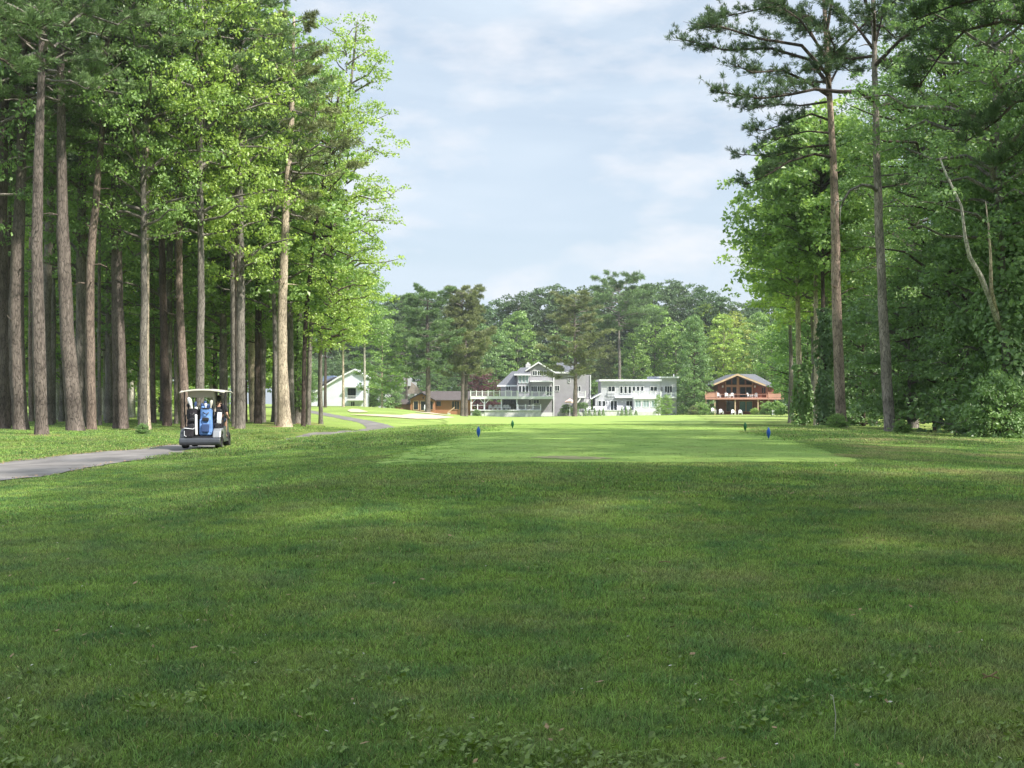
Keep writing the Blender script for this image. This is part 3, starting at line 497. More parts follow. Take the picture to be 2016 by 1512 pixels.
def broad(seed, H, zb, Rr, nl, per, ls, low=0.55, droop=0.1, cr=0.85, dome=2.4, fill=3.0, flat=0.8):
    """branches mesh and crown mesh of a broadleaved tree; origin at the foot"""
    rng = np.random.RandomState(seed); mb = MB(); cl = []
    tm = 0.38; ph = rng.rand(4)*6.28
    def prof_(t_, az):
        p = low + (1-low)*math.sin(math.pi/2*min(1, t_/tm)) if t_ < tm else max(0.0, 1-((t_-tm)/(1.02-tm))**dome)**0.5
        return p*(1+0.16*math.sin(2*az+ph[0]+3*t_)+0.12*math.sin(3*az+ph[1]-7*t_)+0.08*math.sin(5*az+11*t_+ph[2]))
    for i in range(nl):
        t_ = (i+rng.rand())/nl; z = zb + (H-zb)*t_; az = i*2.39996+rng.randn()*0.3
        r = Rr*max(0.12, prof_(t_, az))*rng.uniform(.72, 1.08); rise = 0.12+0.35*t_; e = (math.cos(az)*r, math.sin(az)*r, z-droop*r*rng.rand()); s0 = (0, 0, max(zb*0.6, z-rise*r-0.3))
        p = limb_curve(s0, e, 0.07*r); p[1:-1] += rng.randn(3, 3)*0.05*r; mb.tube(p, [0.02+0.018*r, 0.02+0.014*r, 0.015+0.01*r, 0.012+0.006*r, 0.01], 4, False)
        k = max(2, int(r*1.0/cr)+1)
        for s in np.linspace(0.35, 1.0, k):
            j = rng.randn(3)*0.25*max(1.0, r*0.35); j[2] *= 0.8; q = np.array([np.interp(s, np.linspace(0, 1, 5), p[:, a]) for a in range(3)]) + j
            cl.append((q, cr*rng.uniform(.5, 1.15)))
    for i in range(int(nl*fill)):
        t_ = rng.rand()**0.9; az = rng.rand()*6.28; r = Rr*prof_(t_, az)*rng.uniform(.55, 1.0); cl.append((np.array([math.cos(az)*r, math.sin(az)*r, zb+(H-zb)*t_-0.1*r]), cr*rng.uniform(.5, 1.1)))
    cl.append((np.array([0, 0, H]), cr)); c, nn, ti = cluster_leaves(cl, per, ls, rng, flat)
    v, f = leaves(c, nn, ls, rng)
    b = bpy.data.meshes.new('branches'); b.from_pydata(mb.v, [], mb.f); b.materials.append(M['bark'])
    return b, mesh_np('crown', v, f, M['leaf'], ti)
def pine(seed, H, zb, Rr, nl, tufts, ns, nlen, flatness=0.35, top=1.0):
    """loblolly-like crown: level limbs carrying tufts of needles; origin at the foot"""
    rng = np.random.RandomState(seed); mb = MB(); tc_ = []; td = []; tt = []
    for i in range(nl):
        t_ = (i+rng.rand())/nl; z = zb+(H-zb)*t_; r = Rr*(1-0.75*t_**1.8*top)*rng.uniform(.55, 1.1)*(0.75 if t_ < 0.15 else 1); az = i*2.39996+rng.randn()*0.45; rise = rng.uniform(-0.05, 0.35)+0.5*t_
        e = (math.cos(az)*r, math.sin(az)*r, z+rise*r*0.6); p = limb_curve((0, 0, z), e, -0.06*r, 6); p[1:-1] += rng.randn(4, 3)*0.06*r
        mb.tube(p, [0.03+0.016*r, 0.025+0.012*r, 0.02+0.009*r, 0.015+0.006*r, 0.012, 0.008], 4, False); lt = rng.normal(1, 0.12)
        for k in range(int(3+r*1.7)):
            s = rng.uniform(.35, 1.0); q = np.array([np.interp(s, np.linspace(0, 1, 6), p[:, a]) for a in range(3)]); sa = az+rng.choice([-1, 1])*rng.uniform(.3, 1.2); sl = r*rng.uniform(.15, .38)
            q2 = q+np.array([math.cos(sa)*sl, math.sin(sa)*sl, sl*rng.uniform(.05, .35)]); mb.tube([q, (q+q2)/2+rng.randn(3)*0.04, q2], [0.016, 0.011, 0.007], 3, False)
            for _ in range(tufts):
                u = rng.uniform(.25, 1.05); cpt = q*(1-u)+q2*u+rng.randn(3)*np.array([.2, .2, .2*flatness])*0.9*max(0.6, sl*0.6); tc_.append(cpt); d = np.array([math.cos(sa), math.sin(sa), 0.9])+rng.randn(3)*0.4; td.append(d); tt.append(lt+rng.randn()*0.14)
    tc_ = np.array(tc_); td = np.array(td); td /= np.linalg.norm(td, axis=1, keepdims=True); n = len(tc_)
    d = np.repeat(td, ns, 0) + rng.randn(n*ns, 3)*0.62; d /= np.linalg.norm(d, axis=1, keepdims=True); a = np.repeat(tc_, ns, 0); L_ = nlen*(0.7+0.5*rng.rand(n*ns))[:, None]
    u = np.cross(d, rng.randn(n*ns, 3)); u /= np.linalg.norm(u, axis=1, keepdims=True); wd = L_*0.11
    v = np.stack([a-u*wd*0.35, a+d*L_*0.6+u*wd*0.6, a+d*L_, a+d*L_*0.6-u*wd*0.6], 1).reshape(-1, 3); f = np.arange(n*ns)[:, None]*4+np.arange(4)
    b = bpy.data.meshes.new('branches'); b.from_pydata(mb.v, [], mb.f); b.materials.append(M['bark'])
    return b, mesh_np('crown', v, f, M['needle'], np.clip(np.repeat(tt, ns)+rng.randn(n*ns)*0.1, .5, 1.6))
def trunk_mesh(pts, rad, n=14, seed=0, flare=True, stubs=0):
    rng = random.Random(seed); mb = MB(); P = [Vector(p) for p in pts]; dense = []; rr = []
    for i in range(len(P)-1):
        k = max(2, int((P[i+1]-P[i]).length/0.7))
        for a in range(k): t_ = a/k; dense.append(P[i].lerp(P[i+1], t_)); rr.append(rad[i]*(1-t_)+rad[i+1]*t_)
    dense.append(P[-1]); rr.append(rad[-1])
    for _ in range(4):
        for i in range(1, len(dense)-1): dense[i] = dense[i]*0.5+(dense[i-1]+dense[i+1])*0.25
    for i in range(1, len(dense)): dense[i] = dense[i]+Vector((rng.gauss(0, 1), rng.gauss(0, 1), 0))*rr[i]*0.05; rr[i] *= 1+rng.gauss(0, 0.02)
    if flare: dense.insert(1, dense[0].lerp(dense[1], 0.25)); rr.insert(1, rr[0]*1.13); rr[0] *= 1.4; rr[2] *= 1.02
    mb.tube(dense, rr, n)
    # irregular cross-section
    for i in range(len(dense)):
        for k in range(n):
            j = i*n+k; c = dense[i]; q = Vector(mb.v[j]); s = 1+0.05*math.sin(k*2.1+seed)+0.04*math.sin(k*3.7+i*0.4)+(0.12*math.sin(k*2*math.pi*4/n+seed) if i < 2 and flare else 0); mb.v[j] = tuple(c+(q-c)*s)
    if stubs:                                   # short broken limbs
        for k in range(stubs):
            i = rng.randrange(len(dense)//4, len(dense)-1); a = rng.random()*6.28; L_ = rr[i]+rng.uniform(.15, .75); c = dense[i]; mb.tube([c, c+Vector((math.cos(a)*L_*.6, math.sin(a)*L_*.6, .05)), c+Vector((math.cos(a)*L_, math.sin(a)*L_, rng.uniform(-.1, .3)))], [.035, .025, .012], 5)
    me = bpy.data.meshes.new('trunk'); me.from_pydata(mb.v, [], mb.f); me.materials.append(M['bark'])
    for p in me.polygons: p.use_smooth = True
    return me

BK = dict(warm=(0.36, 0.275, 0.225), ash=(0.32, 0.275, 0.245), brown=(0.165, 0.138, 0.122), grey=(0.215, 0.195, 0.172), pale=(0.50, 0.42, 0.32), red=(0.23, 0.18, 0.152), dark=(0.10, 0.078, 0.066), white=(0.50, 0.47, 0.42))
LG = dict(bright=(0.28, 0.41, 0.09), mid=(0.205, 0.335, 0.09), deep=(0.16, 0.275, 0.088), dark=(0.11, 0.195, 0.07), pine=(0.135, 0.215, 0.085), pined=(0.085, 0.14, 0.06), ridge=(0.085, 0.15, 0.062), far=(0.11, 0.19, 0.075), yellow=(0.29, 0.36, 0.08), olive=(0.19, 0.225, 0.095), red=(0.13, 0.045, 0.05))
# prototypes: (branches mesh, crown mesh, crown foot height, full height)
V = dict(narrow=broad(14, 23, 6.0, 3.1, 60, 135, 0.145, .6, cr=.75, fill=1.6),
    gumA=broad(1, 25, 6.5, 5.2, 60, 135, 0.145, cr=.78, fill=1.7), gumB=broad(2, 24, 4.5, 4.8, 58, 135, 0.145, cr=.78, fill=1.7), gumC=broad(3, 22, 8.5, 4.8, 48, 135, 0.145, cr=.78, fill=1.5),
    wood=broad(4, 20, 3.0, 4.4, 40, 62, 0.26), woodB=broad(5, 23, 6.0, 4.6, 42, 62, 0.26),
    under=broad(6, 9, 0.8, 3.2, 34, 100, 0.2, 0.8), column=broad(7, 11, 0.2, 2.2, 60, 150, 0.17, 0.9, 0.2, 0.6),
    midH=broad(12, 25, 9.0, 5.8, 46, 60, 0.28, 0.6, cr=1.0), midL=broad(13, 19, 9.0, 4.6, 36, 60, 0.28, 0.6, cr=1.0), midA=broad(8, 20, 2.5, 5.0, 42, 60, 0.30, cr=1.0), midB=broad(9, 17, 3.0, 5.2, 34, 60, 0.30, cr=1.0),
    farA=broad(10, 24, 3.0, 5.6, 42, 26, 0.46, cr=1.25), farB=broad(11, 22, 5.0, 5.4, 36, 26, 0.46, cr=1.25),
    pineA=pine(21, 24, 13.5, 4.6, 46, 8, 16, 0.24), pineB=pine(22, 23, 12.0, 4.0, 40, 8, 16, 0.24), pineH=pine(23, 25, 9.5, 5.2, 40, 9, 18, 0.24),
    pineM=pine(24, 20, 8.0, 4.8, 40, 7, 12, 0.42), pineM2=pine(25, 18, 6.0, 4.4, 38, 7, 12, 0.42),
    pineF=broad(26, 26, 6.0, 6.0, 40, 34, 0.40, 0.6, 0.0, 1.15, dome=2.8, fill=5), pineF2=broad(27, 25, 9.0, 7.0, 36, 34, 0.40, 0.6, 0.0, 1.2, dome=3.2, fill=5),
    cedar=broad(28, 16.5, 0.3, 5.2, 60, 50, 0.32, 0.95, 0.35, 0.9, dome=1.5, fill=5), shrub=broad(29, 1.6, 0.1, 1.1, 26, 420, 0.10, 0.9, 0.1, 0.42))
HT = dict(narrow=23, midH=25, midL=19, gumA=25, gumB=24, gumC=22, wood=20, woodB=23, under=9, column=11, midA=20, midB=17, farA=24, farB=22, pineA=24, pineB=23, pineH=25, pineM=20, pineM2=18, pineF=26, pineF2=25, cedar=16.5, shrub=1.6)
for k in ('pineF', 'pineF2'): V[k][1].materials[0] = M['needle']
TR = {}
def std_trunk(kind):
    if kind not in TR:
        H_ = HT[kind]; r0 = H_*0.011; rg = random.Random(hash(kind) % 1000 if False else len(TR)); bend = H_*0.02
        pts = [(0, 0, -0.2)] + [(rg.gauss(0, bend)*z, rg.gauss(0, bend)*z, H_*z) for z in (0.25, 0.5, 0.75)] + [(0, 0, H_*0.97)]
        pts = [(x*0.5, y*0.5, z) for x, y, z in pts]; TR[kind] = trunk_mesh(pts, [r0, r0*0.8, r0*0.6, r0*0.35, 0.03], 10, len(TR))
    return TR[kind]
TREE_N = 0
def tree(name, kind, X, Y, leafc, barkc, label, cat='tree', group=None, sc=1.0, sz=None, rz=None, zoff=0.0, trunk=None, crown=True, foot=None):
    global TREE_N; TREE_N += 1; rg = random.Random(TREE_N*7+1)
    root = empty(name, (X, Y, float(h(X, Y)) + zoff), 0, label, cat, group)
    rz = rg.random()*6.28 if rz is None else rz; s3 = (sc, sc, sz if sz else sc)
    if trunk is None:
        o = link('trunk', std_trunk(kind), root, BK[barkc]); o.rotation_euler.z = rz; o.scale = s3
    else: link('trunk', trunk, root, BK[barkc])
    if crown:
        off = (foot or (0, 0, 0)); j = 0.9+0.2*rg.random(); lc = tuple(c*j for c in LG[leafc])
        for nm, me, col in (('branches', V[kind][0], BK['dark'] if barkc == 'dark' else BK['grey']), ('crown', V[kind][1], lc)):
            o = link(nm, me, root, col); o.rotation_euler.z = rz; o.scale = s3; o.location = off
    return root
def photo_tree(name, pts, kind, leafc, barkc, label, group=None, Y=None, csc=1.0, ctop=None, crown=True, y0=40, cat='tree', ext=24, rz=None, below=0):
    """trunk traced through photo points (x, y, width), standing where its foot meets the ground"""
    bx, by, bw = pts[0]
    X, Yb = base_at(bx, by, y0) if Y is None else (X_(bx, Y), Y)
    z0 = float(h(X, Yb)); P = [(0, 0, -0.25)]; rad = [bw/2/F*Yb*0.73]
    for (x, y, w_) in pts[1:]: P.append((X_(x, Yb)-X, 0.0, Z_(y, Yb)-z0)); rad.append(w_/2/F*Yb*0.86)
    tx, tz = P[-1][0], P[-1][2]; sl = (P[-1][0]-P[-2][0])/max(0.5, P[-1][2]-P[-2][2])
    if tz < ext-2: P.append((tx+sl*(ext-tz)*0.5, 0.3, ext)); rad.append(0.05)
    foot = (P[-1][0]*0.8, 0, ext-HT[kind]*csc) if crown else None
    return tree(name, kind, X, Yb, leafc, barkc, label, cat, group, csc, trunk=trunk_mesh(P, rad, 16, int(bx), True, 9 if by > 838 and bw > 12 else 3), crown=crown, foot=foot, rz=rz)
def ivy(root, z0, z1, r, n, col, size=0.17, lean=0.0, seed=1):
    rng = np.random.RandomState(seed); z = z0+(z1-z0)*rng.rand(n); a = rng.rand(n)*6.28; rr = r*(0.75+0.45*rng.rand(n))*(1+0.35*np.sin(z*1.7+a*2)); c = np.stack([np.cos(a)*rr+lean*z, np.sin(a)*rr, z], 1)
    nn = np.stack([np.cos(a), np.sin(a), 0.5+0*a], 1)+rng.randn(n, 3)*0.4; v, f = leaves(c, nn, size, rng); return link('ivy', mesh_np('ivy', v, f, M['leaf'], 0.75+0.5*rng.rand(n)), root, LG[col])

# --- front trunks of the left wood, read one by one from left to right
g1 = 'tall pines at the front of the left wood'
g2 = 'leafy trees filling the left wood above the trunks'
PT = photo_tree
PT('pine_tree', [(6, 846, 36), (4, 700, 30), (2, 500, 26), (8, 250, 18)], 'pineA', 'pine', 'brown', 'brown pine trunk cut by the left edge of the picture', g1)
PT('pine_tree', [(42, 848, 40), (32, 700, 33), (33, 500, 30), (42, 370, 22), (46, 150, 16)], 'pineB', 'pine', 'brown', 'thick dark brown pine left of the grey-barked one nearest the path', g1)
PT('pine_tree', [(82, 858, 34), (77, 700, 29), (72, 500, 24), (74, 330, 22), (80, 200, 18)], 'pineA', 'pine', 'brown', 'straight grey-barked pine standing nearest the cart path', g1, y0=38)
PT('pine_tree', [(96, 838, 26), (88, 640, 24), (95, 480, 19), (106, 300, 16)], 'pineB', 'pine', 'grey', 'grey pine leaning right just behind the grey-barked one nearest the path', g1)
PT('pine_tree', [(150, 850, 44), (137, 740, 34), (130, 640, 30), (125, 500, 28), (121, 350, 22)], 'pineA', 'pine', 'brown', 'stout brown pine with a flared furrowed foot leaning left', g1)
PT('pine_tree', [(181, 848, 26), (177, 700, 21), (176, 560, 18), (181, 450, 17), (196, 330, 14), (205, 200, 11)], 'pineB', 'pine', 'red', 'slim pine with a pale sunlit patch beside the stout flared pine', g1)
PT('pine_tree', [(238, 846, 38), (234, 720, 29), (230, 560, 24), (228, 370, 20)], 'pineA', 'pine', 'brown', 'straight brown pine with a wide foot on bare earth', g1)
PT('pine_tree', [(288, 848, 26), (285, 740, 18), (286, 600, 16), (288, 380, 13)], 'pineB', 'pine', 'pale', 'pale slender trunk with a small green sprout at its foot', g1)
PT('pine_tree', [(329, 840, 22), (324, 700, 18), (320, 540, 16), (318, 400, 12)], 'pineB', 'pine', 'dark', 'dark brown trunk left of the red one behind the golf cart', g1)
PT('pine_tree', [(366, 846, 26), (360, 740, 20), (352, 560, 16), (353, 400, 14), (357, 240, 12)], 'pineA', 'pine', 'red', 'reddish pine rising directly behind the golf cart', g1, y0=44)
PT('pine_tree', [(441, 832, 16), (440, 640, 14), (441, 460, 12)], 'pineB', 'pine', 'dark', 'dark slim trunk above the right end of the cart roof', g1)
PT('pine_tree', [(463, 842, 18), (460, 600, 14), (455, 400, 12), (457, 220, 9)], 'pineB', 'pine', 'grey', 'grey left stem of the close pair right of the cart', g1)
PT('pine_tree', [(471, 846, 22), (469, 600, 15), (466, 400, 13), (472, 210, 10)], 'pineA', 'pine', 'red', 'reddish right stem of the close pair right of the cart', g1)
PT('woodland_tree', [(500, 832, 20), (495, 760, 16), (497, 660, 17), (493, 560, 12)], 'wood', 'mid', 'pale', 'pale leaning trunk with ivy sprigs between two dark trunks', g1)
PT('woodland_tree', [(508, 836, 20), (508, 700, 15), (510, 500, 13)], 'wood', 'mid', 'dark', 'dark upright trunk left of the big pale trunk', g1)
PT('woodland_tree', [(545, 838, 12), (541, 640, 10), (535, 480, 8)], 'woodB', 'mid', 'grey', 'thin stem touching the left side of the big pale trunk', g1)
big = PT('forked_pine_tree', [(560, 842, 38), (555, 720, 23), (557, 560, 20), (563, 400, 16), (570, 280, 14), (577, 200, 12), (577, 120, 8)], 'pineB', 'olive', 'pale', 'big pale-barked tree forking high up at the edge of the wood', g1, ext=22)
PT('woodland_tree', [(573, 838, 20), (571, 640, 15), (568, 500, 12)], 'woodB', 'mid', 'grey', 'grey trunk half hidden behind the big pale trunk', g1)
iv = PT('ivy_clad_tree', [(588, 834, 26), (586, 740, 16), (590, 640, 12), (592, 560, 10)], 'narrow', 'bright', 'grey', 'trunk wrapped in green ivy at the right end of the wood', g1)
ivy(iv, 1.0, 7.2, 0.42, 2600, 'mid', 0.17, 0.0, 4)
PT('broadleaf_tree', [(602, 832, 14), (603, 640, 9), (606, 540, 8)], 'narrow', 'bright', 'dark', 'sunlit broadleaf tree leaning out from the wood over the fairway', g1, csc=0.8, rz=0.5, ext=19)

mb_v, mb_f = [], []; rng = np.random.RandomState(31)
for o in list(C.objects):
    if o.get('group') == g1 and o.parent is None:
        cx_, cy_ = o.location.x, o.location.y; rr = rng.uniform(.7, 1.5); b = len(mb_v); k = 28
        for q in (0.25, 0.6, 1.0):
            for a in range(k):
                t_ = 2*math.pi*a/k; r = rr*q*(1+.18*math.sin(3*t_+cx_*5)+.12*rng.randn()*q); x, y = cx_+r*1.3*math.cos(t_), cy_+r*math.sin(t_)*.9; mb_v.append((x, y, float(h(x, y))+.05-.03*q))
        for q in range(2): mb_f += [(b+q*k+a, b+q*k+(a+1) % k, b+(q+1)*k+(a+1) % k, b+(q+1)*k+a) for a in range(k)]
        for a in range(0, k, 1): pass
tag(link('pine_straw', mesh_np('pine_straw', np.array(mb_v), np.array(mb_f), M['straw'])), kind='stuff')
PT('broadleaf_tree', [(607, 838, 13), (611, 640, 10), (648, 430, 8), (688, 200, 6)], 'narrow', 'bright', 'grey', 'yellow-green tree bulging right over the fairway edge', g2, csc=1.14, ext=26.5)
PT('broadleaf_tree', [(597, 842, 12), (600, 640, 10), (622, 430, 8), (660, 240, 6)], 'narrow', 'bright', 'dark', 'bright leafy tree just right of the big pale trunk', g2, csc=.9, ext=20, rz=2.0)
# big fork limbs
X0, Y0 = big.location.x, big.location.y; z0 = big.location.z
def pl(pts, root, rad, Yd, name='limb'):
    mb = MB(); mb.tube([(X_(a, Yd), Yd+c, Z_(b, Yd)) for a, b, c in pts], rad, 7); o = mb.build(name, M['bark'], root, smooth=True); o.color = (*BK['grey'], 1); return o
pl([(574, 215, 0), (556, 190, 0), (543, 145, .3), (540, 100, .6), (548, 60, .8)], big, [.13, .1, .08, .06, .04], Y0)
pl([(566, 390, 0), (575, 370, -.5), (592, 356, -1), (605, 354, -1.2)], big, [.09, .07, .05, .03], Y0)
pl([(570, 262, 0), (585, 250, -.4), (604, 247, -.7)], big, [.07, .05, .03], Y0)

# --- sunlit broadleaved trees mixed among and beyond the front trunks
for (px, Y, kind, lc, sc, lab) in [
    (472, 60, 'narrow', 'bright', 1.0, 'bright narrow leafy tree above the close pair of stems'),
    (632, 92, 'midL', 'mid', 0.80, 'smaller broadleaf tree below and behind the sunlit crown, at the wood corner'),
    (515, 78, 'gumC', 'mid', 1.0, 'broadleaf tree farther back above the close pair of stems'),
    (392, 57, 'gumC', 'bright', 0.9, 'broadleaf tree with light leaves over the golf cart'),
    (280, 55, 'gumC', 'mid', 0.85, 'broadleaf tree dangling bright sprays left of the cart'),
    (160, 58, 'gumA', 'deep', 1.0, 'broad green tree above the stout flared pine'),
    (40, 56, 'gumC', 'deep', 1.0, 'deep green broadleaf tree in the upper left corner'),
    (-90, 52, 'gumA', 'deep', 1.0, 'broadleaf tree reaching in past the left edge'),
    (440, 74, 'gumB', 'mid', 1.0, 'second-row broadleaf tree behind the dark slim trunk'),
    (330, 72, 'gumA', 'mid', 1.0, 'second-row broadleaf tree behind the pale slender trunk'),
    (215, 74, 'gumB', 'deep', 1.0, 'second-row broadleaf tree behind the brown wide-footed pine'),
    (100, 72, 'gumC', 'mid', 1.05, 'second-row broadleaf tree behind the grey-barked pine')]:
    X, Y = X_(px, Y), Y; tree('broadleaf_tree', kind, X, Y, lc, 'grey', lab, group=g2, sc=sc, sz=sc*(1.25 if Y < 61 else 1.0))
# understorey and deep wood
rg = random.Random(12); g3 = 'trees deep in the left wood'
for i in range(15):
    px = 10 + i*38 + rg.uniform(-10, 10); Y = rg.uniform(78, 100); tree('woodland_tree', 'wood' if i % 2 else 'woodB', X_(px, Y), Y, rg.choice(['mid', 'bright', 'mid']), rg.choice(['grey', 'white', 'brown', 'pale']), f'{ords[i]} slender tree from the left in the nearer shaded row of the left wood', group=g3, sc=rg.uniform(.9, 1.05))
for i in range(22):
    px = -120 + i*32 + rg.uniform(-9, 9); Y = rg.uniform(104, 150); tree('woodland_tree', 'wood' if i % 2 else 'woodB', X_(px, Y), Y, rg.choice(['mid', 'mid', 'bright']), rg.choice(['white', 'grey', 'white', 'brown']), f'{ords[i]} slender tree from the left in the farther shaded row of the left wood', group=g3, sc=rg.uniform(.95, 1.15))
for i in range(11):
    px = -60 + i*46 + rg.uniform(-10, 10); Y = rg.uniform(150, 175); tree('understorey_tree', 'under', X_(px, Y), Y, rg.choice(['bright', 'mid']), 'dark', f'{ords[i]} low bushy tree from the left closing the back of the left wood', group='low trees at the back of the left wood', sc=rg.uniform(1.0, 1.5))
for i, (px, py, w_, bc) in enumerate(sorted([(112, 826, 16, 'white'), (62, 830, 14, 'red'), (197, 838, 10, 'grey'), (207, 828, 9, 'white'), (221, 826, 10, 'white'), (302, 834, 15, 'red'), (170, 832, 12, 'grey'), (265, 820, 5, 'white'), (420, 826, 12, 'pale'), (395, 824, 9, 'grey'), (347, 836, 10, 'grey'), (483, 830, 12, 'dark'), (20, 840, 14, 'dark')])):
    PT('pine_tree', [(px, py, w_), (px-2, py-150, w_*.75), (px-1, py-400, w_*.6)], 'pineB', 'pined', bc, f'{ords[i]} bare trunk from the left glimpsed between the front pines', 'bare trunks behind the front pines', y0=62)

# --- right hand wood
g4 = 'two tall pines at the right edge of the tee'
pa = PT('pine_tree', [(1656, 850, 29), (1652, 740, 24), (1647, 600, 21), (1643, 400, 18), (1638, 250, 15), (1630, 150, 12)], 'pineH', 'pined', 'warm', 'left one of the two tall pines beside the tee, bush at its foot', g4, crown=False, ext=23, Y=54)
pb = PT('pine_tree', [(1753, 858, 30), (1745, 740, 24), (1738, 600, 21), (1729, 400, 18), (1725, 250, 15), (1722, 120, 12)], 'pineH', 'pined', 'ash', 'right one of the two tall pines beside the tee, dead hooked limb', g4, crown=False, ext=24, Y=51)
def pine_limb(root, Yd, pts, rad, tuft_n, seed, spread=0.8, col='pined', start=0.3):
    """one limb drawn through photo points with twigs and needle tufts"""
    rng = np.random.RandomState(seed); W = np.array([(X_(a, Yd), Yd+c, Z_(b, Yd)) for a, b, c in pts]); mb = MB(); n = len(W)
    mb.tube(W, np.linspace(rad, rad*0.25, n), 6); tc_ = []; td = []; L_ = np.linalg.norm(np.diff(W, axis=0), axis=1).sum()
    for k in range(int(L_*7)):
        s = rng.uniform(start, 1.02); q = np.array([np.interp(min(s, 1)*(n-1), np.arange(n), W[:, a]) for a in range(3)]); i = min(n-2, int(min(s, .999)*(n-1))); d = W[i+1]-W[i]; d /= np.linalg.norm(d)
        sa = math.atan2(d[1], d[0])+rng.choice([-1, 1])*rng.uniform(.2, 1.5); sl = spread*rng.uniform(.35, 1.2); q2 = q+np.array([math.cos(sa)*sl, math.sin(sa)*sl, sl*rng.uniform(-.12, .5)]); mb.tube([q, (q+q2)/2+rng.randn(3)*0.05, q2], [0.016, 0.012, 0.007], 3, False)
        for _ in range(tuft_n):
            u = rng.uniform(.35, 1.08); tc_.append(q*(1-u)+q2*u+rng.randn(3)*0.07); td.append(np.array([math.cos(sa), math.sin(sa), .8])+rng.randn(3)*0.45)
    tc_ = np.array(tc_); td = np.array(td); td /= np.linalg.norm(td, axis=1, keepdims=True); m_ = len(tc_); ns = 18
    d = np.repeat(td, ns, 0)+rng.randn(m_*ns, 3)*0.55; d /= np.linalg.norm(d, axis=1, keepdims=True); a = np.repeat(tc_, ns, 0); LL = 0.23*(.7+.5*rng.rand(m_*ns))[:, None]; u = np.cross(d, rng.randn(m_*ns, 3)); u /= np.linalg.norm(u, axis=1, keepdims=True)
    v = np.stack([a-u*LL*.03, a+d*LL*.6+u*LL*.05, a+d*LL, a+d*LL*.6-u*LL*.05], 1).reshape(-1, 3)-np.array(root.location)
    o = mb.build('limb', M['bark'], root); o.color = (*BK['dark'], 1)
    link('needles', mesh_np('needles', v, np.arange(m_*ns)[:, None]*4+np.arange(4), M['needle'], np.clip(np.repeat(rng.normal(1, .15, m_), ns), .5, 1.5)), root, LG[col])
YA, YB = 54.0, 51.0
for k, (pts, rad, tn) in enumerate([
    ([(1640, 310, 0), (1600, 306, -.3), (1545, 325, -.8), (1510, 348, -1), (1462, 372, -1.2)], .075, 4),
    ([(1638, 285, 0), (1590, 285, .5), (1530, 300, 1), (1470, 290, 1.5)], .06, 4),
    ([(1636, 238, 0), (1600, 222, .2), (1555, 240, 0), (1500, 262, -.5), (1468, 262, -.8)], .06, 4),
    ([(1634, 190, 0), (1580, 165, -.5), (1530, 150, -1), (1470, 160, -1.4), (1440, 150, -1.6)], .08, 4),
    ([(1634, 170, 0), (1600, 110, .6), (1530, 80, 1.2), (1440, 75, 1.8), (1345, 45, 2.2)], .10, 5),
    ([(1632, 150, 0), (1570, 100, -.8), (1480, 100, -1.8), (1400, 85, -2.4), (1375, 90, -2.6)], .09, 5),
    ([(1630, 130, 0), (1640, 60, .5), (1600, 20, .8), (1520, 0, 1), (1420, 20, 1.2)], .09, 6),
    ([(1630, 120, 0), (1690, 60, -.8), (1730, 20, -1)], .07, 5), ([(1628, 60, 0), (1560, 10, .5), (1480, -40, 1), (1420, -60, 1)], .08, 5), ([(1628, 60, 0), (1640, -40, -.5), (1600, -120, -1)], .08, 6),
    ([(1633, 150, 0), (1650, 100, 1.5), (1680, 90, 2.5)], .06, 6), ([(1633, 200, 0), (1590, 195, 1.2), (1540, 180, 2.2), (1500, 185, 3)], .06, 5), ([(1632, 120, 0), (1560, 60, -1.5), (1500, 40, -2.5)], .07, 6),
    ([(1633, 130, 0), (1600, 70, 0), (1580, 30, 0), (1540, 10, .4)], .07, 6), ([(1634, 175, 0), (1600, 160, -2), (1570, 175, -3)], .06, 5), ([(1637, 262, 0), (1585, 262, -.4), (1530, 278, -.8), (1490, 300, -1)], .05, 4),
    ([(1634, 160, 0), (1610, 140, 2), (1580, 120, 3.5)], .07, 5), ([(1632, 140, 0), (1620, 120, -2), (1590, 110, -3.5)], .07, 5), ([(1636, 160, 0), (1660, 120, .5), (1700, 140, 1)], .06, 4)]):
    pine_limb(pa, YA, pts, rad, tn, 200+k, 0.8 if k < 3 else 1.0)
for k, (pts, rad, tn) in enumerate([
    ([(1722, 200, 0), (1690, 186, -.4), (1640, 190, -.8), (1590, 190, -1.2), (1540, 205, -1.6), (1480, 215, -1.8), (1400, 205, -2)], .11, 4),
    ([(1722, 130, 0), (1760, 90, -1), (1820, 60, -2), (1880, 40, -3)], .09, 6), ([(1722, 100, 0), (1690, 40, .5), (1650, -10, 1)], .08, 6), ([(1722, 90, 0), (1740, 20, 0), (1800, -30, -.5)], .08, 6),
    ([(1724, 215, 0), (1770, 190, 1), (1830, 180, 2)], .07, 4), ([(1722, 60, 0), (1700, -40, .5), (1650, -100, 1)], .08, 5), ([(1722, 80, 0), (1700, 50, -1.5), (1660, 30, -2.5)], .07, 6), ([(1722, 120, 0), (1760, 110, .5), (1790, 130, 1.2)], .06, 6), ([(1722, 50, 0), (1760, 30, 1.5), (1800, 40, 2.5)], .07, 6), ([(1722, 110, 0), (1700, 90, 2), (1680, 60, 3.5)], .08, 6), ([(1728, 370, 0), (1790, 355, 1), (1850, 340, 2)], .05, 3)]):
    pine_limb(pb, YB, pts, rad, tn, 300+k, 0.95, start=0.55 if k == 0 else 0.3)
pl([(1729, 378, 0), (1712, 370, -.3), (1690, 368, -.5), (1665, 380, -.7), (1652, 398, -.8), (1646, 412, -.8)], pb, [.08, .075, .06, .05, .045, .03], YB, 'dead_limb').color = (*BK['grey'], 1)
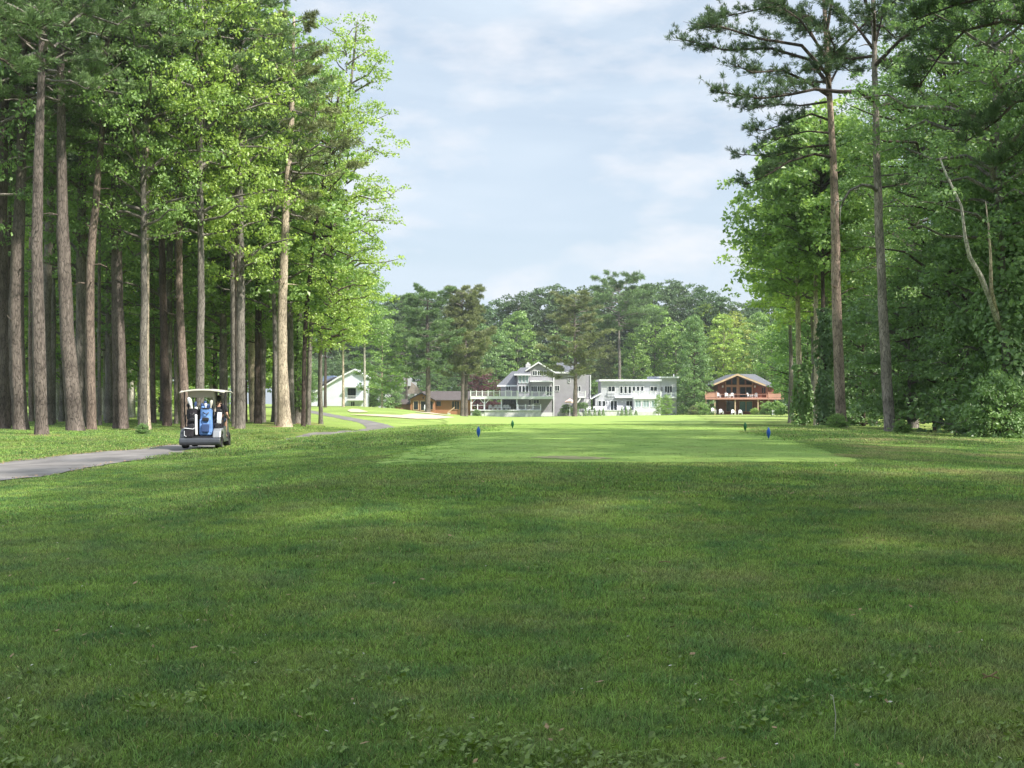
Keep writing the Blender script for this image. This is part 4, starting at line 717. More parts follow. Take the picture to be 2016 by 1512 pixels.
pl([(1648, 400, -.8), (1636, 404, -.8), (1633, 420, -.8), (1634, 450, -.8)], pb, [.03, .028, .02, .012], YB, 'dead_limb').color = (*BK['white'], 1)
pl([(1646, 410, -.8), (1644, 425, -.8), (1645, 455, -.8)], pb, [.028, .02, .012], YB, 'dead_limb').color = (*BK['white'], 1)
def shrub(px, py, s, lc, lab, Y=None, name='shrub', sz=None, y0=30):
    X, Yb = base_at(px, py, y0) if Y is None else (X_(px, Y), Y)
    r = empty(name, (X, Yb, float(h(X, Yb))), 0, lab, 'shrub'); global TREE_N; TREE_N += 1
    for nm, me, col in (('stems', V['shrub'][0], BK['dark']), ('foliage', V['shrub'][1], LG[lc])):
        o = link(nm, me, r, col); o.scale = (s, s, sz or s); o.rotation_euler.z = TREE_N*1.7
    return r
shrub(1648, 852, 0.38, 'mid', 'small leafy bush at the foot of the left tall pine', Y=52.8); shrub(1775, 862, 0.32, 'mid', 'tiny green tuft right of the right tall pine foot', Y=50)
shrub(1966, 866, 1.0, 'deep', 'rounded dark bush in the grass at the far right', Y=44, sz=1.3)
shrub(281, 850, 0.26, 'deep', 'little evergreen sprout at the foot of the pale slender trunk', Y=50)
# ivy-covered and plain trunks of the right wood
t1 = PT('ivy_clad_tree', [(1580, 836, 16), (1574, 740, 13), (1571, 650, 11), (1570, 560, 9)], 'midL', 'mid', 'pale', 'pale trunk with ivy around its lower half, right of the wooden house', Y=84, csc=1.0, ext=19); ivy(t1, 0.1, 4.2, .55, 2200, 'deep', .22, 0, 6)
PT('woodland_tree', [(1607, 838, 16), (1608, 740, 12), (1606, 600, 9)], 'midL', 'mid', 'pale', 'pale bare trunk left of the tall pine pair', Y=80, ext=20)
t2 = PT('ivy_clad_tree', [(1624, 840, 14), (1622, 740, 12), (1620, 600, 9)], 'midL', 'mid', 'dark', 'narrow trunk cloaked in dark ivy beside the left tall pine', Y=78, ext=20); ivy(t2, 0.1, 7.5, .45, 3200, 'dark', .22, 0, 7)
t3 = PT('ivy_clad_tree', [(1878, 842, 26), (1877, 700, 20), (1872, 600, 15), (1868, 480, 12)], 'gumB', 'deep', 'dark', 'dark trunk with peeling ivy between the tall pines and the right edge', Y=60, ext=22)
t4 = PT('ivy_clad_tree', [(1985, 862, 26), (1982, 740, 20), (1978, 620, 18), (1970, 480, 14)], 'gumC', 'deep', 'grey', 'ivy-covered trunk nearest the right edge', Y=47, ext=21); ivy(t4, 0.3, 9.0, .9, 5200, 'deep', .19, 0, 9)
g5 = 'leafy trees of the right wood'
for (px, Y, kind, lc, sc, lab) in [
    (1945, 50, 'column', 'deep', 1.05, 'dense leafy column hanging to the ground before the right edge'),
    (2030, 48, 'column', 'deep', 1.2, 'leafy column cut by the right edge'),
    (1900, 58, 'column', 'dark', .95, 'dark leafy column left of the ivy-covered trunk'),
    (1790, 64, 'under', 'deep', 1.0, 'layered low tree filling the gap right of the tall pines'),
    (1840, 67, 'under', 'dark', 1.1, 'dark low tree behind the layered one'),
    (1700, 84, 'column', 'dark', 1.0, 'dark ivy column between the two tall pines'),
    (1672, 90, 'column', 'dark', .9, 'second dark ivy column between the tall pines, nearer the left one'),
    (1720, 88, 'gumB', 'deep', 1.0, 'dark broadleaf tree behind the two tall pines'),
    (1800, 74, 'gumA', 'deep', .95, 'tall broadleaf tree right of the right tall pine'),
    (1880, 62, 'gumA', 'mid', 1.0, 'tall broadleaf tree above the dark peeling trunk'),
    (1960, 60, 'gumC', 'mid', 1.05, 'tall broadleaf tree in the upper right corner'),
    (2060, 56, 'gumB', 'deep', 1.0, 'broadleaf tree leaning in past the right edge'),
    (2150, 60, 'gumA', 'deep', 1.0, 'broadleaf tree just beyond the right edge'),
    (1850, 92, 'wood', 'deep', 1.1, 'second-row tree closing the right wood'), (1940, 90, 'woodB', 'dark', 1.1, 'second-row tree at the back right'), (1770, 104, 'wood', 'dark', 1.1, 'back-row tree seen between the tall pines'),
    (1625, 94, 'midH', 'bright', .98, 'light green tree behind the left tall pine'),
    (1602, 104, 'midH', 'bright', 1.0, 'light green spreading tree right of the wooden house'),
    (1556, 112, 'midL', 'bright', 1.12, 'green tree reaching left over the fairway'),
    (1650, 82, 'midL', 'mid', 1.0, 'layered green tree crossing behind the left tall pine'),
    (1630, 128, 'midH', 'mid', 1.1, 'tall green tree farther back in the right wood'), (1670, 120, 'midA', 'deep', 1.15, 'deep green tree farther back behind the tall pines'),
    (1590, 150, 'midB', 'mid', 1.05, 'rounded tree right behind the wooden house lot')]:
    tree('broadleaf_tree', kind, X_(px, Y), Y, lc, 'dark' if lc == 'dark' else 'grey', lab, group=g5, sc=sc)
for i in range(7):
    px = 1590+i*66; Y = 122+8*(i % 3); tree('understorey_tree', 'under', X_(px, Y), Y, 'deep', 'dark', f'{ords[i]} low bushy tree from the left closing the back of the right wood', group='low trees at the back of the right wood', sc=1.2)
for pts, rad, col in (([(1838, 320, -1.2), (1850, 350, -1.2), (1876, 415, -1.4), (1882, 470, -1.4), (1895, 510, -1.2), (1920, 545, -1.0), (1950, 590, -.5), (1980, 650, 0)], .12, 'white'), ([(1930, 400, -1.0), (1932, 450, -1.2), (1938, 510, -1.1), (1945, 570, -.8), (1978, 640, 0)], .09, 'pale')):
    mb = MB(); mb.tube([(X_(a, 46.0), 46.5+c, Z_(b_, 46.0)) for a, b_, c in pts], np.linspace(rad*.22, rad, len(pts)), 8); o = mb.build('limb', M['bark'], t4, smooth=True); o.color = (*BK[col], 1)
# overhanging pine boughs of trees standing just outside the picture
np_ = tree('pine_tree', 'pineB', 16.8, 33, 'pined', 'brown', 'near pine outside the right edge, its dark boughs hanging into the corner', group='near pines whose boughs hang into the upper corners')
for k, pts in enumerate([[(2200, 40, 0), (2080, 55, 0), (1980, 40, 0), (1900, 60, 0), (1850, 110, 0), (1810, 170, 0)], [(2200, 190, 0), (2080, 190, 0), (2000, 200, 0), (1960, 240, 0), (1900, 280, 0)], [(2200, 330, 0), (2100, 330, 0), (2020, 290, 0), (1960, 330, 0)], [(2200, -60, 0), (2080, -40, 0), (1960, -10, 0), (1880, 10, 0), (1800, 40, 0)]]):
    pine_limb(np_, 33.0, pts, .07, 5, 400+k, 0.75, 'pined', 0.25)
nl_ = tree('pine_tree', 'pineB', -17.6, 34, 'pine', 'brown', 'near pine outside the left edge, its soft boughs hanging into the corner', group='near pines whose boughs hang into the upper corners')
for k, pts in enumerate([[(-160, 60, 0), (-60, 30, 0), (30, 40, 0), (90, 60, 0)], [(-160, 120, 0), (-60, 90, 0), (10, 120, 0), (40, 150, 0)], [(-160, -60, 0), (-40, -40, 0), (60, 0, 0)]]):
    pine_limb(nl_, 34.0, pts, .07, 6, 450+k, 0.8, 'pine', 0.25)

# --- trees outside the picture whose shade lies over the foreground
for k, (X, Y, kind, sc) in enumerate([(2.8, -5, 'gumB', 1.1), (-5, -3.5, 'gumB', 1.05), (5.5, -.5, 'gumB', 1.05), (8.5, 3, 'gumB', 1.15), (7.6, 13, 'gumC', 1.15), (13.5, 26, 'gumC', 1.25), (11.5, 19, 'gumC', 1.2), (3.5, -3, 'gumB', 1.1), (13, 1, 'gumB', 1.1), (-2, -8, 'gumB', 1.1), (9, -14, 'gumB', 1.1), (11, -7, 'gumB', 1.1), (17, -4, 'gumA', 1.1), (24, -10, 'gumB', 1.1), (14, 8, 'gumC', 1.12), (20, 4, 'gumB', 1.1), (5, -9, 'gumA', 1.0), (0, -14, 'gumB', 1.0), (15, -16, 'gumA', 1.1), (28, 2, 'gumA', 1.1), (-5, -14, 'gumC', 1.0), (17.5, 17, 'gumC', 1.2), (24, 14, 'gumA', 1.12), (21.5, 28, 'gumC', 1.2), (25.5, 40, 'gumC', 1.2)]):
    tree('shade_tree', kind, X, Y, 'mid', 'grey', f'{ords[k]} tall tree outside the picture that shades the near lawn', group='trees outside the picture beside the near lawn', sc=sc)

# --- middle distance and far tree line
g6 = 'trees standing among the houses'
for (px, Y, kind, lc, bc, sc, lab) in [
    (676, 176, 'midL', 'bright', 'pale', 1.0, 'yellow-green tree in front of the white house'),
    (718, 182, 'midL', 'mid', 'white', 1.05, 'green tree with a pale trunk right of the white house'),
    (640, 172, 'midL', 'mid', 'dark', 1.08, 'green tree at the left corner of the white house'),
    (628, 190, 'midL', 'deep', 'dark', 1.1, 'dark-trunked tree before the low wing of the white house'),
    (752, 205, 'midB', 'mid', 'pale', .85, 'small light green tree hanging low right of the white house'),
    (942, 262, 'farA', 'deep', 'grey', .8, 'deep green tree left behind the grey house'),
    (1018, 276, 'farA', 'mid', 'grey', .95, 'brighter green tree behind the grey house chimney'),
    (975, 268, 'farB', 'deep', 'dark', .85, 'dark green tree behind the purple shrub'),
    (1105, 285, 'farB', 'deep', 'grey', .9, 'green tree behind the roof of the grey house'),
    (1248, 268, 'farA', 'mid', 'grey', .72, 'mid-height green tree behind the flat-roofed house'),
    (1290, 275, 'farA', 'mid', 'grey', 1.0, 'tall green tree right behind the flat-roofed house'),
    (1330, 270, 'farB', 'mid', 'grey', .9, 'soft green tree left of the spreading cedar'),
    (1190, 272, 'farB', 'olive', 'grey', .75, 'olive tree between the two pale houses'),
    (1425, 256, 'farA', 'bright', 'pale', .85, 'bright green tree rising behind the wooden house'),
    (1445, 276, 'farB', 'yellow', 'pale', 1.02, 'yellowish round-topped tree behind the wooden house roof'),
    (1490, 262, 'farA', 'mid', 'pale', .88, 'green tree behind the right end of the wooden house'),
    (1520, 250, 'farB', 'mid', 'grey', .8, 'green tree leaning over the wooden house railing'),
    (1390, 290, 'farA', 'bright', 'grey', 1.05, 'bright tree top showing between ridge pines and right wood')]:
    tree('broadleaf_tree', kind, X_(px, Y), Y, lc, bc, lab, group=g6, sc=sc)
g7 = 'tall pines standing among the houses'
def mid_pine(px, py, w_, topy, crown_y, kind, lc, bc, lab, Y, rise=0.0, wide=1.0):
    """pine whose trunk foot, crown foot and top are read from the photo"""
    X = X_(px, Y); z0 = float(h(X, Y)); Ht = Z_(topy, Y)-z0; s = Ht/HT[kind]
    tm = trunk_mesh([(0, 0, -.2), (0.1, 0, Ht*.35), (-0.1, 0, Ht*.7), (0, 0, Ht*.96)], [w_/2/F*Y, w_/2/F*Y*.8, w_/2/F*Y*.55, .05], 10, int(px))
    return tree('pine_tree', kind, X, Y, lc, bc, lab, group=g7, sc=s*wide, sz=s, trunk=tm)
V['pMid'] = pine(31, 20, 6.5, 5.2, 58, 9, 10, 0.55, top=.55); V['pTall'] = pine(32, 20, 12.5, 6.8, 34, 9, 10, 0.55, top=.6); V['pWide'] = pine(33, 20, 5.5, 6.6, 54, 9, 10, 0.55, top=.9)
HT.update(pMid=20, pTall=20, pWide=20)
mid_pine(842, 812, 11, 575, 720, 'pMid', 'pine', 'brown', 'tall pine in front of the brown roof gable', 205, wide=1.15)
mid_pine(910, 815, 8, 572, 735, 'pMid', 'olive', 'brown', 'left stem of the twin pines beside the white deck', 212, wide=.95)
mid_pine(917, 815, 8, 578, 735, 'pMid', 'olive', 'brown', 'right stem of the twin pines beside the white deck', 214, wide=.95)
mid_pine(1132, 820, 9, 586, 700, 'pMid', 'olive', 'brown', 'pine with a low right-hand branch in front of the grey house', 226, wide=1.15)
mid_pine(1219, 812, 7, 556, 640, 'pTall', 'pine', 'grey', 'tall bare-stemmed pine rising behind the flat-roofed house', 262)
mid_pine(800, 812, 5, 590, 700, 'pMid', 'pine', 'grey', 'dense pine behind the garage roof', 246, wide=1.1)
tree('cedar_tree', 'cedar', X_(1367, 238), 238, 'deep', 'dark', 'large dark spreading cedar between the flat-roofed and wooden houses', sc=.72, sz=1.16)
tree('understorey_tree', 'under', X_(948, 256), 256, 'red', 'dark', 'purple-leaved shrub tree left of the grey house', sc=1.35, sz=1.0)
tree('understorey_tree', 'under', X_(1312, 226), 226, 'mid', 'pale', 'young light tree in front of the right end of the flat-roofed house', sc=.42, sz=.42)
tree('understorey_tree', 'under', X_(1296, 224), 224, 'mid', 'pale', 'thin-stemmed sapling before the sunroom of the flat-roofed house', sc=.25, sz=.42)
for (px, Y, sc, lc, lab) in [(770, 235, .9, 'deep', 'bushy tree hiding the house behind the garage'), (730, 238, .8, 'mid', 'bushy tree at the right corner of the white house'), (862, 262, 1.1, 'deep', 'bushy tree behind the brown roof'), (1172, 262, .8, 'deep', 'dark bushy tree in the gap between the two pale houses'), (1345, 248, .9, 'dark', 'dark bushy tree left under the cedar'), (600, 200, .8, 'deep', 'bushy tree left of the white house')]:
    tree('understorey_tree', 'under', X_(px, Y), Y, lc, 'dark', lab, sc=sc)
ridge = [(640, 612), (690, 600), (735, 598), (778, 580), (815, 574), (868, 572), (915, 590), (952, 602), (985, 586), (1020, 578), (1060, 566), (1095, 558), (1132, 572), (1168, 562), (1205, 560), (1245, 568), (1285, 556), (1322, 548), (1362, 556), (1400, 572), (1445, 592), (1490, 590), (1540, 580)]
rg = random.Random(5)
for i, (px, py) in enumerate(ridge):
    Y = 300+rg.uniform(-14, 14); k = 'pineF' if i % 2 else 'pineF2'; Ht = Z_(py, Y)-float(h(X_(px, Y), Y)); s = Ht/(HT[k]+.8)
    tree('ridge_tree', k, X_(px, Y), Y, rg.choice(['pined', 'pined', 'pine', 'ridge']), 'grey', f'{ords[i]} rounded dark tree from the left along the far tree line', group='trees of the far tree line', sc=s*rg.uniform(1.0, 1.12), sz=s)
for i in range(24):
    px = 560+i*44+rg.uniform(-10, 10); Y = rg.uniform(325, 350); k = 'pineF' if i % 2 else 'farA'
    tree('ridge_tree', k, X_(px, Y), Y, rg.choice(['pined', 'dark']), 'dark', f'{ords[i]} dark tree from the left standing behind the far tree line', group='trees behind the far tree line', sc=rg.uniform(.95, 1.08))
for i in range(26):
    px = 600+i*38+rg.uniform(-8, 8); Y = rg.uniform(276, 292)
    tree('understorey_tree', 'under', X_(px, Y), Y, rg.choice(['dark', 'far', 'dark']), 'dark', f'{ords[i]} low bushy tree from the left at the foot of the far tree line', group='low trees at the foot of the far tree line', sc=rg.uniform(1.1, 1.5))
for i in range(20):
    px = -420+i*52; Y = 215+rg.uniform(-10, 10); tree('understorey_tree', 'farA', X_(px, Y), Y, 'deep', 'dark', f'{ords[i]} tree from the left in the wood edge far behind the left trunks', group='trees far behind the left trunks', sc=rg.uniform(.8, 1.0))
for i in range(12):
    px = 1580+i*55; Y = 190+rg.uniform(-8, 8); tree('understorey_tree', 'farA', X_(px, Y), Y, 'deep', 'dark', f'{ords[i]} tree from the left in the wood edge far behind the right trunks', group='trees far behind the right trunks', sc=rg.uniform(.8, 1.0))

# ------------------------------------------------------------------ houses
def part(name, mat, root, *boxes, Y=240.0, d=0.3, **kw):
    mb = MB()
    for b in boxes: mb.P(b[0], b[1], b[2], b[3], Y, d)
    return mb.build(name, mat, root, **kw)
def win(root, x0, y0, x1, y1, Y=240.0, n=2, rows=1, glass='glass', name='window', t=0.75, frame='white', proud=0.14):
    mb = MB(); mb.P(x0-t, y0-t, x1+t, y0, Y-proud, proud-.01); mb.P(x0-t, y1, x1+t, y1+t, Y-proud, proud-.01); mb.P(x0-t, y0, x0, y1, Y-proud, proud-.01); mb.P(x1, y0, x1+t, y1, Y-proud, proud-.01)
    for i in range(1, n): x = x0+(x1-x0)*i/n; mb.P(x-t*.45, y0, x+t*.45, y1, Y-proud+.02, proud-.04)
    for i in range(1, rows): y = y0+(y1-y0)*i/rows; mb.P(x0, y-t*.25, x1, y+t*.25, Y-proud+.04, proud-.06)
    f = mb.build(name, M[frame], root); g = MB().P(x0, y0, x1, y1, Y-.05, .03).build('pane', M[glass], None)
    g.parent = f; g.location = -root.location
    return f
def rail(root, x0, x1, yt, yb, Y, np_=5, mat='white', name='railing', t=0.55, bal=True, post=True, infill=None):
    mb = MB(); mb.P(x0, yt, x1, yt+t*1.3, Y, .12); mb.P(x0, yb-t, x1, yb, Y+.02, .08)
    if bal:
        n = int((x1-x0)/1.9)
        for i in range(n): x = x0+(x1-x0)*(i+.5)/n; mb.P(x-.17, yt+t*1.3, x+.17, yb-t, Y+.04, .04)
    if infill: mb.P(x0, yt+2, x1, yb-1, Y+.05, .04)
    r = mb.build(name, M[mat], root)
    if post:
        for i in range(np_):
            x = x0+(x1-x0)*i/(np_-1); pb_ = MB().P(x-.8, yt-1.2, x+.8, yb+.2, Y-.06, .22); pb_.P(x-1.1, yt-1.9, x+1.1, yt-1.2, Y-.1, .3); pb_.build('post', M[mat], root)
    return r
def hip(root, name, mat, ex0, ex1, ey, rx0, rx1, ry, Yf, Yb, th=0.25, fascia=None):
    Ym = (Yf+Yb)/2; ze = Z_(ey, Yf); zr = Z_(ry, Ym); a, b, c, d_ = X_(ex0, Yf), X_(ex1, Yf), X_(rx0, Ym), X_(rx1, Ym)
    mb = MB(); mb.poly([(a, Yf, ze), (b, Yf, ze), (b, Yb, ze), (a, Yb, ze), (c, Ym, zr), (d_, Ym, zr), (a, Yf, ze-.02), (b, Yf, ze-.02), (b, Yb, ze-.02), (a, Yb, ze-.02)], [(0, 1, 5, 4), (1, 2, 5), (2, 3, 4, 5), (3, 0, 4), (9, 8, 7, 6), (0, 6, 7, 1), (1, 7, 8, 2), (2, 8, 9, 3), (3, 9, 6, 0)])
    o = mb.build(name, mat, root)
    if fascia: q = MB().box(a-.02, Yf-.05, ze-.3, b+.02, Yf-.005, ze); q.box(a-.06, Yf-.05, ze-.3, a-.022, Yb, ze); q.box(b+.022, Yf-.05, ze-.3, b+.06, Yb, ze); q.build('fascia', fascia, root)
    return o
def chevron(root, x0, y0, xa, ya, x1, y1, t, Yf, Yb, roofm, fasm, name='roof'):
    mb = MB(); P_ = [(x0, y0), (xa, ya), (x1, y1), (x1, y1+t), (xa, ya+t*1.15), (x0, y0+t)]
    mb.PP(P_, Yf+.12, Yb-Yf); mb.build(name, roofm, root)
    q = MB().PP(P_, Yf, .1); q.build('fascia', fasm, root)
def chair(px, py, Y, rz, label, group, s=1.0, mat='white'):
    if 'mesh' not in chair.__dict__:
        mb = MB(); mb.poly([(-.3, -.3, .38), (.3, -.3, .38), (.27, .3, .28), (-.27, .3, .28), (-.3, -.3, .42), (.3, -.3, .42), (.27, .3, .32), (-.27, .3, .32)], [(0, 1, 2, 3), (7, 6, 5, 4), (0, 4, 5, 1), (1, 5, 6, 2), (2, 6, 7, 3), (3, 7, 4, 0)])
        for k in range(5): x = -.24+k*.12; mb.poly([(x-.05, .24, .28), (x+.05, .24, .28), (x+.05, .52, 1.02-abs(k-2)*.05), (x-.05, .52, 1.02-abs(k-2)*.05), (x-.05, .28, .28), (x+.05, .28, .28), (x+.05, .56, 1.02-abs(k-2)*.05), (x-.05, .56, 1.02-abs(k-2)*.05)], [(3, 2, 1, 0), (4, 5, 6, 7), (0, 1, 5, 4), (1, 2, 6, 5), (2, 3, 7, 6), (3, 0, 4, 7)])
        for sx in (-1, 1): mb.box(sx*.36-.07, -.36, .58, sx*.36+.07, .4, .62); mb.box(sx*.34-.03, -.33, 0, sx*.34+.03, -.25, .58); mb.box(sx*.34-.03, .3, 0, sx*.34+.03, .38, .58)
        o = mb.build('adirondack_chair', M['white'], None); chair.mesh = o.data; bpy.data.objects.remove(o)
    o = bpy.data.objects.new('adirondack_chair', chair.mesh); C.objects.link(o); o.location = (X_(px, Y), Y, Z_(py, Y)); o.rotation_euler.z = rz; o.scale = (s, s, s)
    return tag(o, label, 'chair', group)

# grey three-storey house
gh = empty('grey_house', (X_(1060, 240), 240, Z_(820, 240)), 0, 'grey shingled three-storey house with white decks and a peaked gable', 'house')
part('wall', M['greywall'], gh, (1091, 732.5, 1154, 824), Y=240, d=9)
part('wall', M['greywall'], gh, (1154.1, 738, 1163, 786), Y=241, d=7); part('foundation', M['stone'], gh, (1146, 786.2, 1163, 822), Y=240.9, d=7)
q = MB().PP([(1042, 824), (1042, 727.5), (1060, 716), (1090.8, 733), (1090.8, 824)], 239.2, 9).build('wall', M['greywall'], gh)
part('wall', M['greywall'], gh, (986, 757, 1019, 824), Y=240.6, d=8)
part('stair_tower', M['greywall'], gh, (1018, 736.5, 1041.8, 824), Y=238.6, d=6)
chevron(gh, 1034.5, 729, 1060, 712, 1092.5, 731.5, 2.6, 238.6, 249, M['roof'], M['white'])
hip(gh, 'roof', M['roof'], 1089, 1147, 732, 1097, 1139, 712.5, 239.4, 250, fascia=M['white'])
hip(gh, 'roof', M['roof'], 979.5, 1019, 758, 1008, 1020, 731, 239.9, 250, fascia=M['white'])
hip(gh, 'roof', M['roof'], 1013, 1044, 736, 1025, 1041, 723.5, 238.0, 245, fascia=M['white'])
ch = part('chimney', M['stone'], gh, (1035, 716.5, 1044.5, 731), Y=243, d=1); part('chimney_cap', M['stone'], gh, (1037.5, 713.5, 1042, 716.4), Y=243.2, d=.5)
part('corner_trim', M['white'], gh, (1089.2, 733, 1091.2, 822), Y=239.0, d=.18); part('corner_trim', M['white'], gh, (1162, 738, 1163.4, 786), Y=240.8, d=.18)
for a, b in ((1049, 1057), (1058.5, 1066), (1071, 1079)): win(gh, a, 730.5, b, 738.5, 239.2)
for a in (1021.5, 1028.5, 1035.5): win(gh, a, 739, a+4.6, 753.5, 238.6, 1, glass='paleglass'); win(gh, a, 760, a+4.6, 771.5, 238.6, 1)
part('canopy', M['white'], gh, (1043, 749.3, 1088, 751.6), Y=237.6, d=1.6)
for a, b, n in ((1046, 1057, 3), (1059, 1073, 4)): win(gh, a, 760.5, b, 771, 239.2, n)
win(gh, 1076.5, 760.5, 1086.5, 779, 239.2, 2, name='door')
win(gh, 1092.8, 759.5, 1101, 769.5, 240, 2); win(gh, 1119, 741, 1121.8, 752.5, 240, 1); win(gh, 996.5, 760, 1004.5, 768, 240.6, 2); win(gh, 1139.3, 760.5, 1143, 770, 240, 1, name='door')
part('deck', M['white'], gh, (926, 780.6, 1089, 785.6), Y=234, d=6.4)
rail(gh, 926.5, 1018, 770.5, 780.4, 234, 9); rail(gh, 1020, 1088.6, 771.5, 780.4, 234.1, 6)
for a in (927.5, 954, 987, 1017.5): part('post', M['white'], gh, (a-1.1, 785.7, a+1.1, 818), Y=234.3, d=.24)
for (a, b, s) in ((929, 786, 1), (952.5, 786, -1), (956, 786, 1)):
    MB().PP([(a, b+9), (a, b+7), (a+6.5*s, b), (a+8*s, b)][::s], 234.32, .16).build('brace', M['white'], gh)
part('lower_deck', M['stone'], gh, (954, 808.5, 1065, 822), Y=233.4, d=5.5); part('lower_deck', M['stone'], gh, (926.5, 810.5, 953.9, 822), Y=233.5, d=5.4)
part('deck_edge', M['white'], gh, (926, 806.8, 1065.2, 808.4), Y=233.2, d=6)
rail(gh, 927.5, 953, 797.5, 807, 233.9, 3, bal=False); rail(gh, 1019.5, 1064.5, 797.5, 806.8, 233.9, 4)
win(gh, 1034, 787.5, 1045, 800, 239.2, 2, name='door', t=1); win(gh, 1050.5, 787.3, 1061, 794.5, 239.2, 2); win(gh, 992, 788, 1004, 806, 240.6, 3, frame='black'); win(gh, 1006, 788, 1014, 806, 240.6, 2, frame='black')
MB().PP([(1097, 818.5), (1097, 814), (1110, 801), (1110, 805)], 237.8, .15).build('stair_rail', M['white'], gh)
mb = MB()
for k in range(7): mb.P(1097+k*2, 818-k*2.2, 1112, 820-k*2.2, 238.0+k*.02, 1.2)
mb.build('steps', M['white'], gh)
rail(gh, 1138.5, 1152.5, 771.5, 781, 238.2, 2); part('landing', M['white'], gh, (1138, 781.2, 1152.8, 783.3), Y=238.1, d=1.85)
MB().PP([(1127, 806), (1127, 802.5), (1143, 783), (1143, 787)], 237.6, .2).build('stair_rail', M['white'], gh)
part('post', M['white'], gh, (1151, 783.4, 1152.3, 812), Y=238.2, d=.2)
part('garden_wall', M['white'], gh, (1064.9, 812, 1088, 822), Y=239.05, d=.13)

for k, (px, rz) in enumerate([(966, .2), (975.5, -.15), (984, .1), (992.5, -.2), (1001, .25)]):
    chair(px, 807, 235.5, rz, f'{ords[k]} white deck chair from the left on the lower deck of the grey house', 'white chairs on the lower deck of the grey house')

# pale flat-roofed house
fh = empty('flat_roofed_house', (X_(1250, 240), 240, Z_(820, 240)), 0, 'pale grey two-storey house with flat white-edged roofs and a terrace', 'house')
part('wall', M['palewall'], fh, (1183.5, 750.5, 1299.5, 824), Y=240, d=9)
part('wall', M['palewall'], fh, (1299.6, 744.5, 1332, 824), Y=240.6, d=9)
q = MB().PP([(1172, 824), (1172, 783.5), (1183.4, 776), (1183.4, 824)], 239.6, 8).build('wall', M['palewall'], fh)
part('roof', M['white'], fh, (1180, 746.8, 1303, 750.4), Y=239.3, d=11); part('roof', M['white'], fh, (1298, 741.3, 1337, 744.4), Y=239.9, d=11); part('roof_box', M['palewall'], fh, (1278, 741.2, 1297.8, 746.7), Y=245, d=4)
MB().PP([(1163.5, 786.5), (1163.5, 784.8), (1183.6, 773.5), (1183.6, 776)], 239.2, 8.6).build('roof', M['white'], fh)
part('vent_pipe', M['white'], fh, (1325.6, 736.5, 1327.4, 741.2), Y=243, d=.2)
win(fh, 1197.5, 761, 1210.5, 770.5, 240, 2); part('balcony', M['palewall'], fh, (1196, 772, 1211.5, 779.5), Y=239.8, d=.15); rail(fh, 1196, 1211.8, 771.6, 780.2, 239.5, 2, post=False)
for k in range(6): a = 1221+k*8.2; win(fh, a, 761, a+4.8, 774 if k < 3 else 769.5, 240, 1, t=.9)
win(fh, 1280.5, 761.5, 1293.5, 769.5, 240, 2); win(fh, 1309, 760.5, 1323, 774, 240.6, 3); win(fh, 1302, 761, 1304.5, 771, 240.6, 1)
rail(fh, 1248, 1301, 771.5, 781.5, 236.8, 6); part('balcony_floor', M['white'], fh, (1247.5, 781.7, 1301.5, 785.4), Y=236.6, d=3.4)
rail(fh, 1302, 1331, 773.5, 781.5, 238.8, 4); part('balcony_floor', M['white'], fh, (1301.6, 781.7, 1331.5, 784), Y=238.7, d=1.9)
part('awning', M['white'], fh, (1211, 781.5, 1247.4, 783.5), Y=238.8, d=1.2); part('awning_edge', M['roof'], fh, (1211, 783.6, 1247.4, 784.4), Y=238.9, d=1.0)
sr = part('sunroom', M['white'], fh, (1248, 785.5, 1301, 824), Y=237.0, d=3)
for a, b in ((1251, 1261.5), (1266.5, 1277.5), (1283, 1293)): win(fh, a, 788.5, b, 801, 237.0, 2, glass='paleglass', t=1.0)
win(fh, 1178.5, 789.5, 1183, 799.5, 239.6, 1); win(fh, 1186.5, 789.5, 1191.5, 799.5, 240, 1); win(fh, 1202.5, 789.5, 1214.5, 808, 240, 2, name='door', t=1.1); win(fh, 1233, 789.5, 1245.5, 808, 240, 2, name='door', t=1.1)
for a in (1196, 1225): part('wall_lamp', M['white'], fh, (a-1, 789, a+1, 792), Y=239.7, d=.28)
tw = empty('terrace_wall', (X_(1205, 236), 236, Z_(822, 236)), 0, 'low white terrace wall below the flat-roofed house', 'wall')
part('wall', M['stone'], tw, (1150, 808.6, 1247.9, 824), Y=235.4, d=4.4); part('wall', M['stone'], tw, (1128, 811.5, 1149.9, 824), Y=235.6, d=3); part('wall', M['stone'], tw, (1248, 810, 1292, 824), Y=235.5, d=1.3)
part('coping', M['white'], tw, (1149.5, 807.6, 1248.4, 808.5), Y=235.3, d=4.6)
fr = empty('terrace_fence', (X_(1180, 235.6), 235.6, Z_(807.5, 235.6)), 0, 'thin dark fence along the terrace of the flat-roofed house', 'fence')
mb = MB(); mb.P(1152, 798.6, 1198, 799.3, 235.6, .05)
for a in range(1152, 1199, 9): mb.P(a-.35, 798.6, a+.35, 807.5, 235.6, .06)
mb.build('fence_panel', M['black'], fr)
def outdoor_sofa(px, py, Y, wpx, label, grp='white seats on the terrace'):
    r = empty('garden_sofa', (X_(px, Y), Y, Z_(py, Y)), 0, label, 'sofa', grp); w2 = wpx/2/F*Y
    MB().box(-w2, -.4, .12, w2, .4, .42).build('seat', M['white'], r, world=False, bevel=.05); MB().box(-w2, .3, .43, w2, .45, .85).build('backrest', M['white'], r, world=False, bevel=.05)
    for s in (-1, 1): MB().box(s*w2-.09, -.4, .43, s*w2+.09, .29, .62).build('armrest', M['white'], r, world=False, bevel=.03)
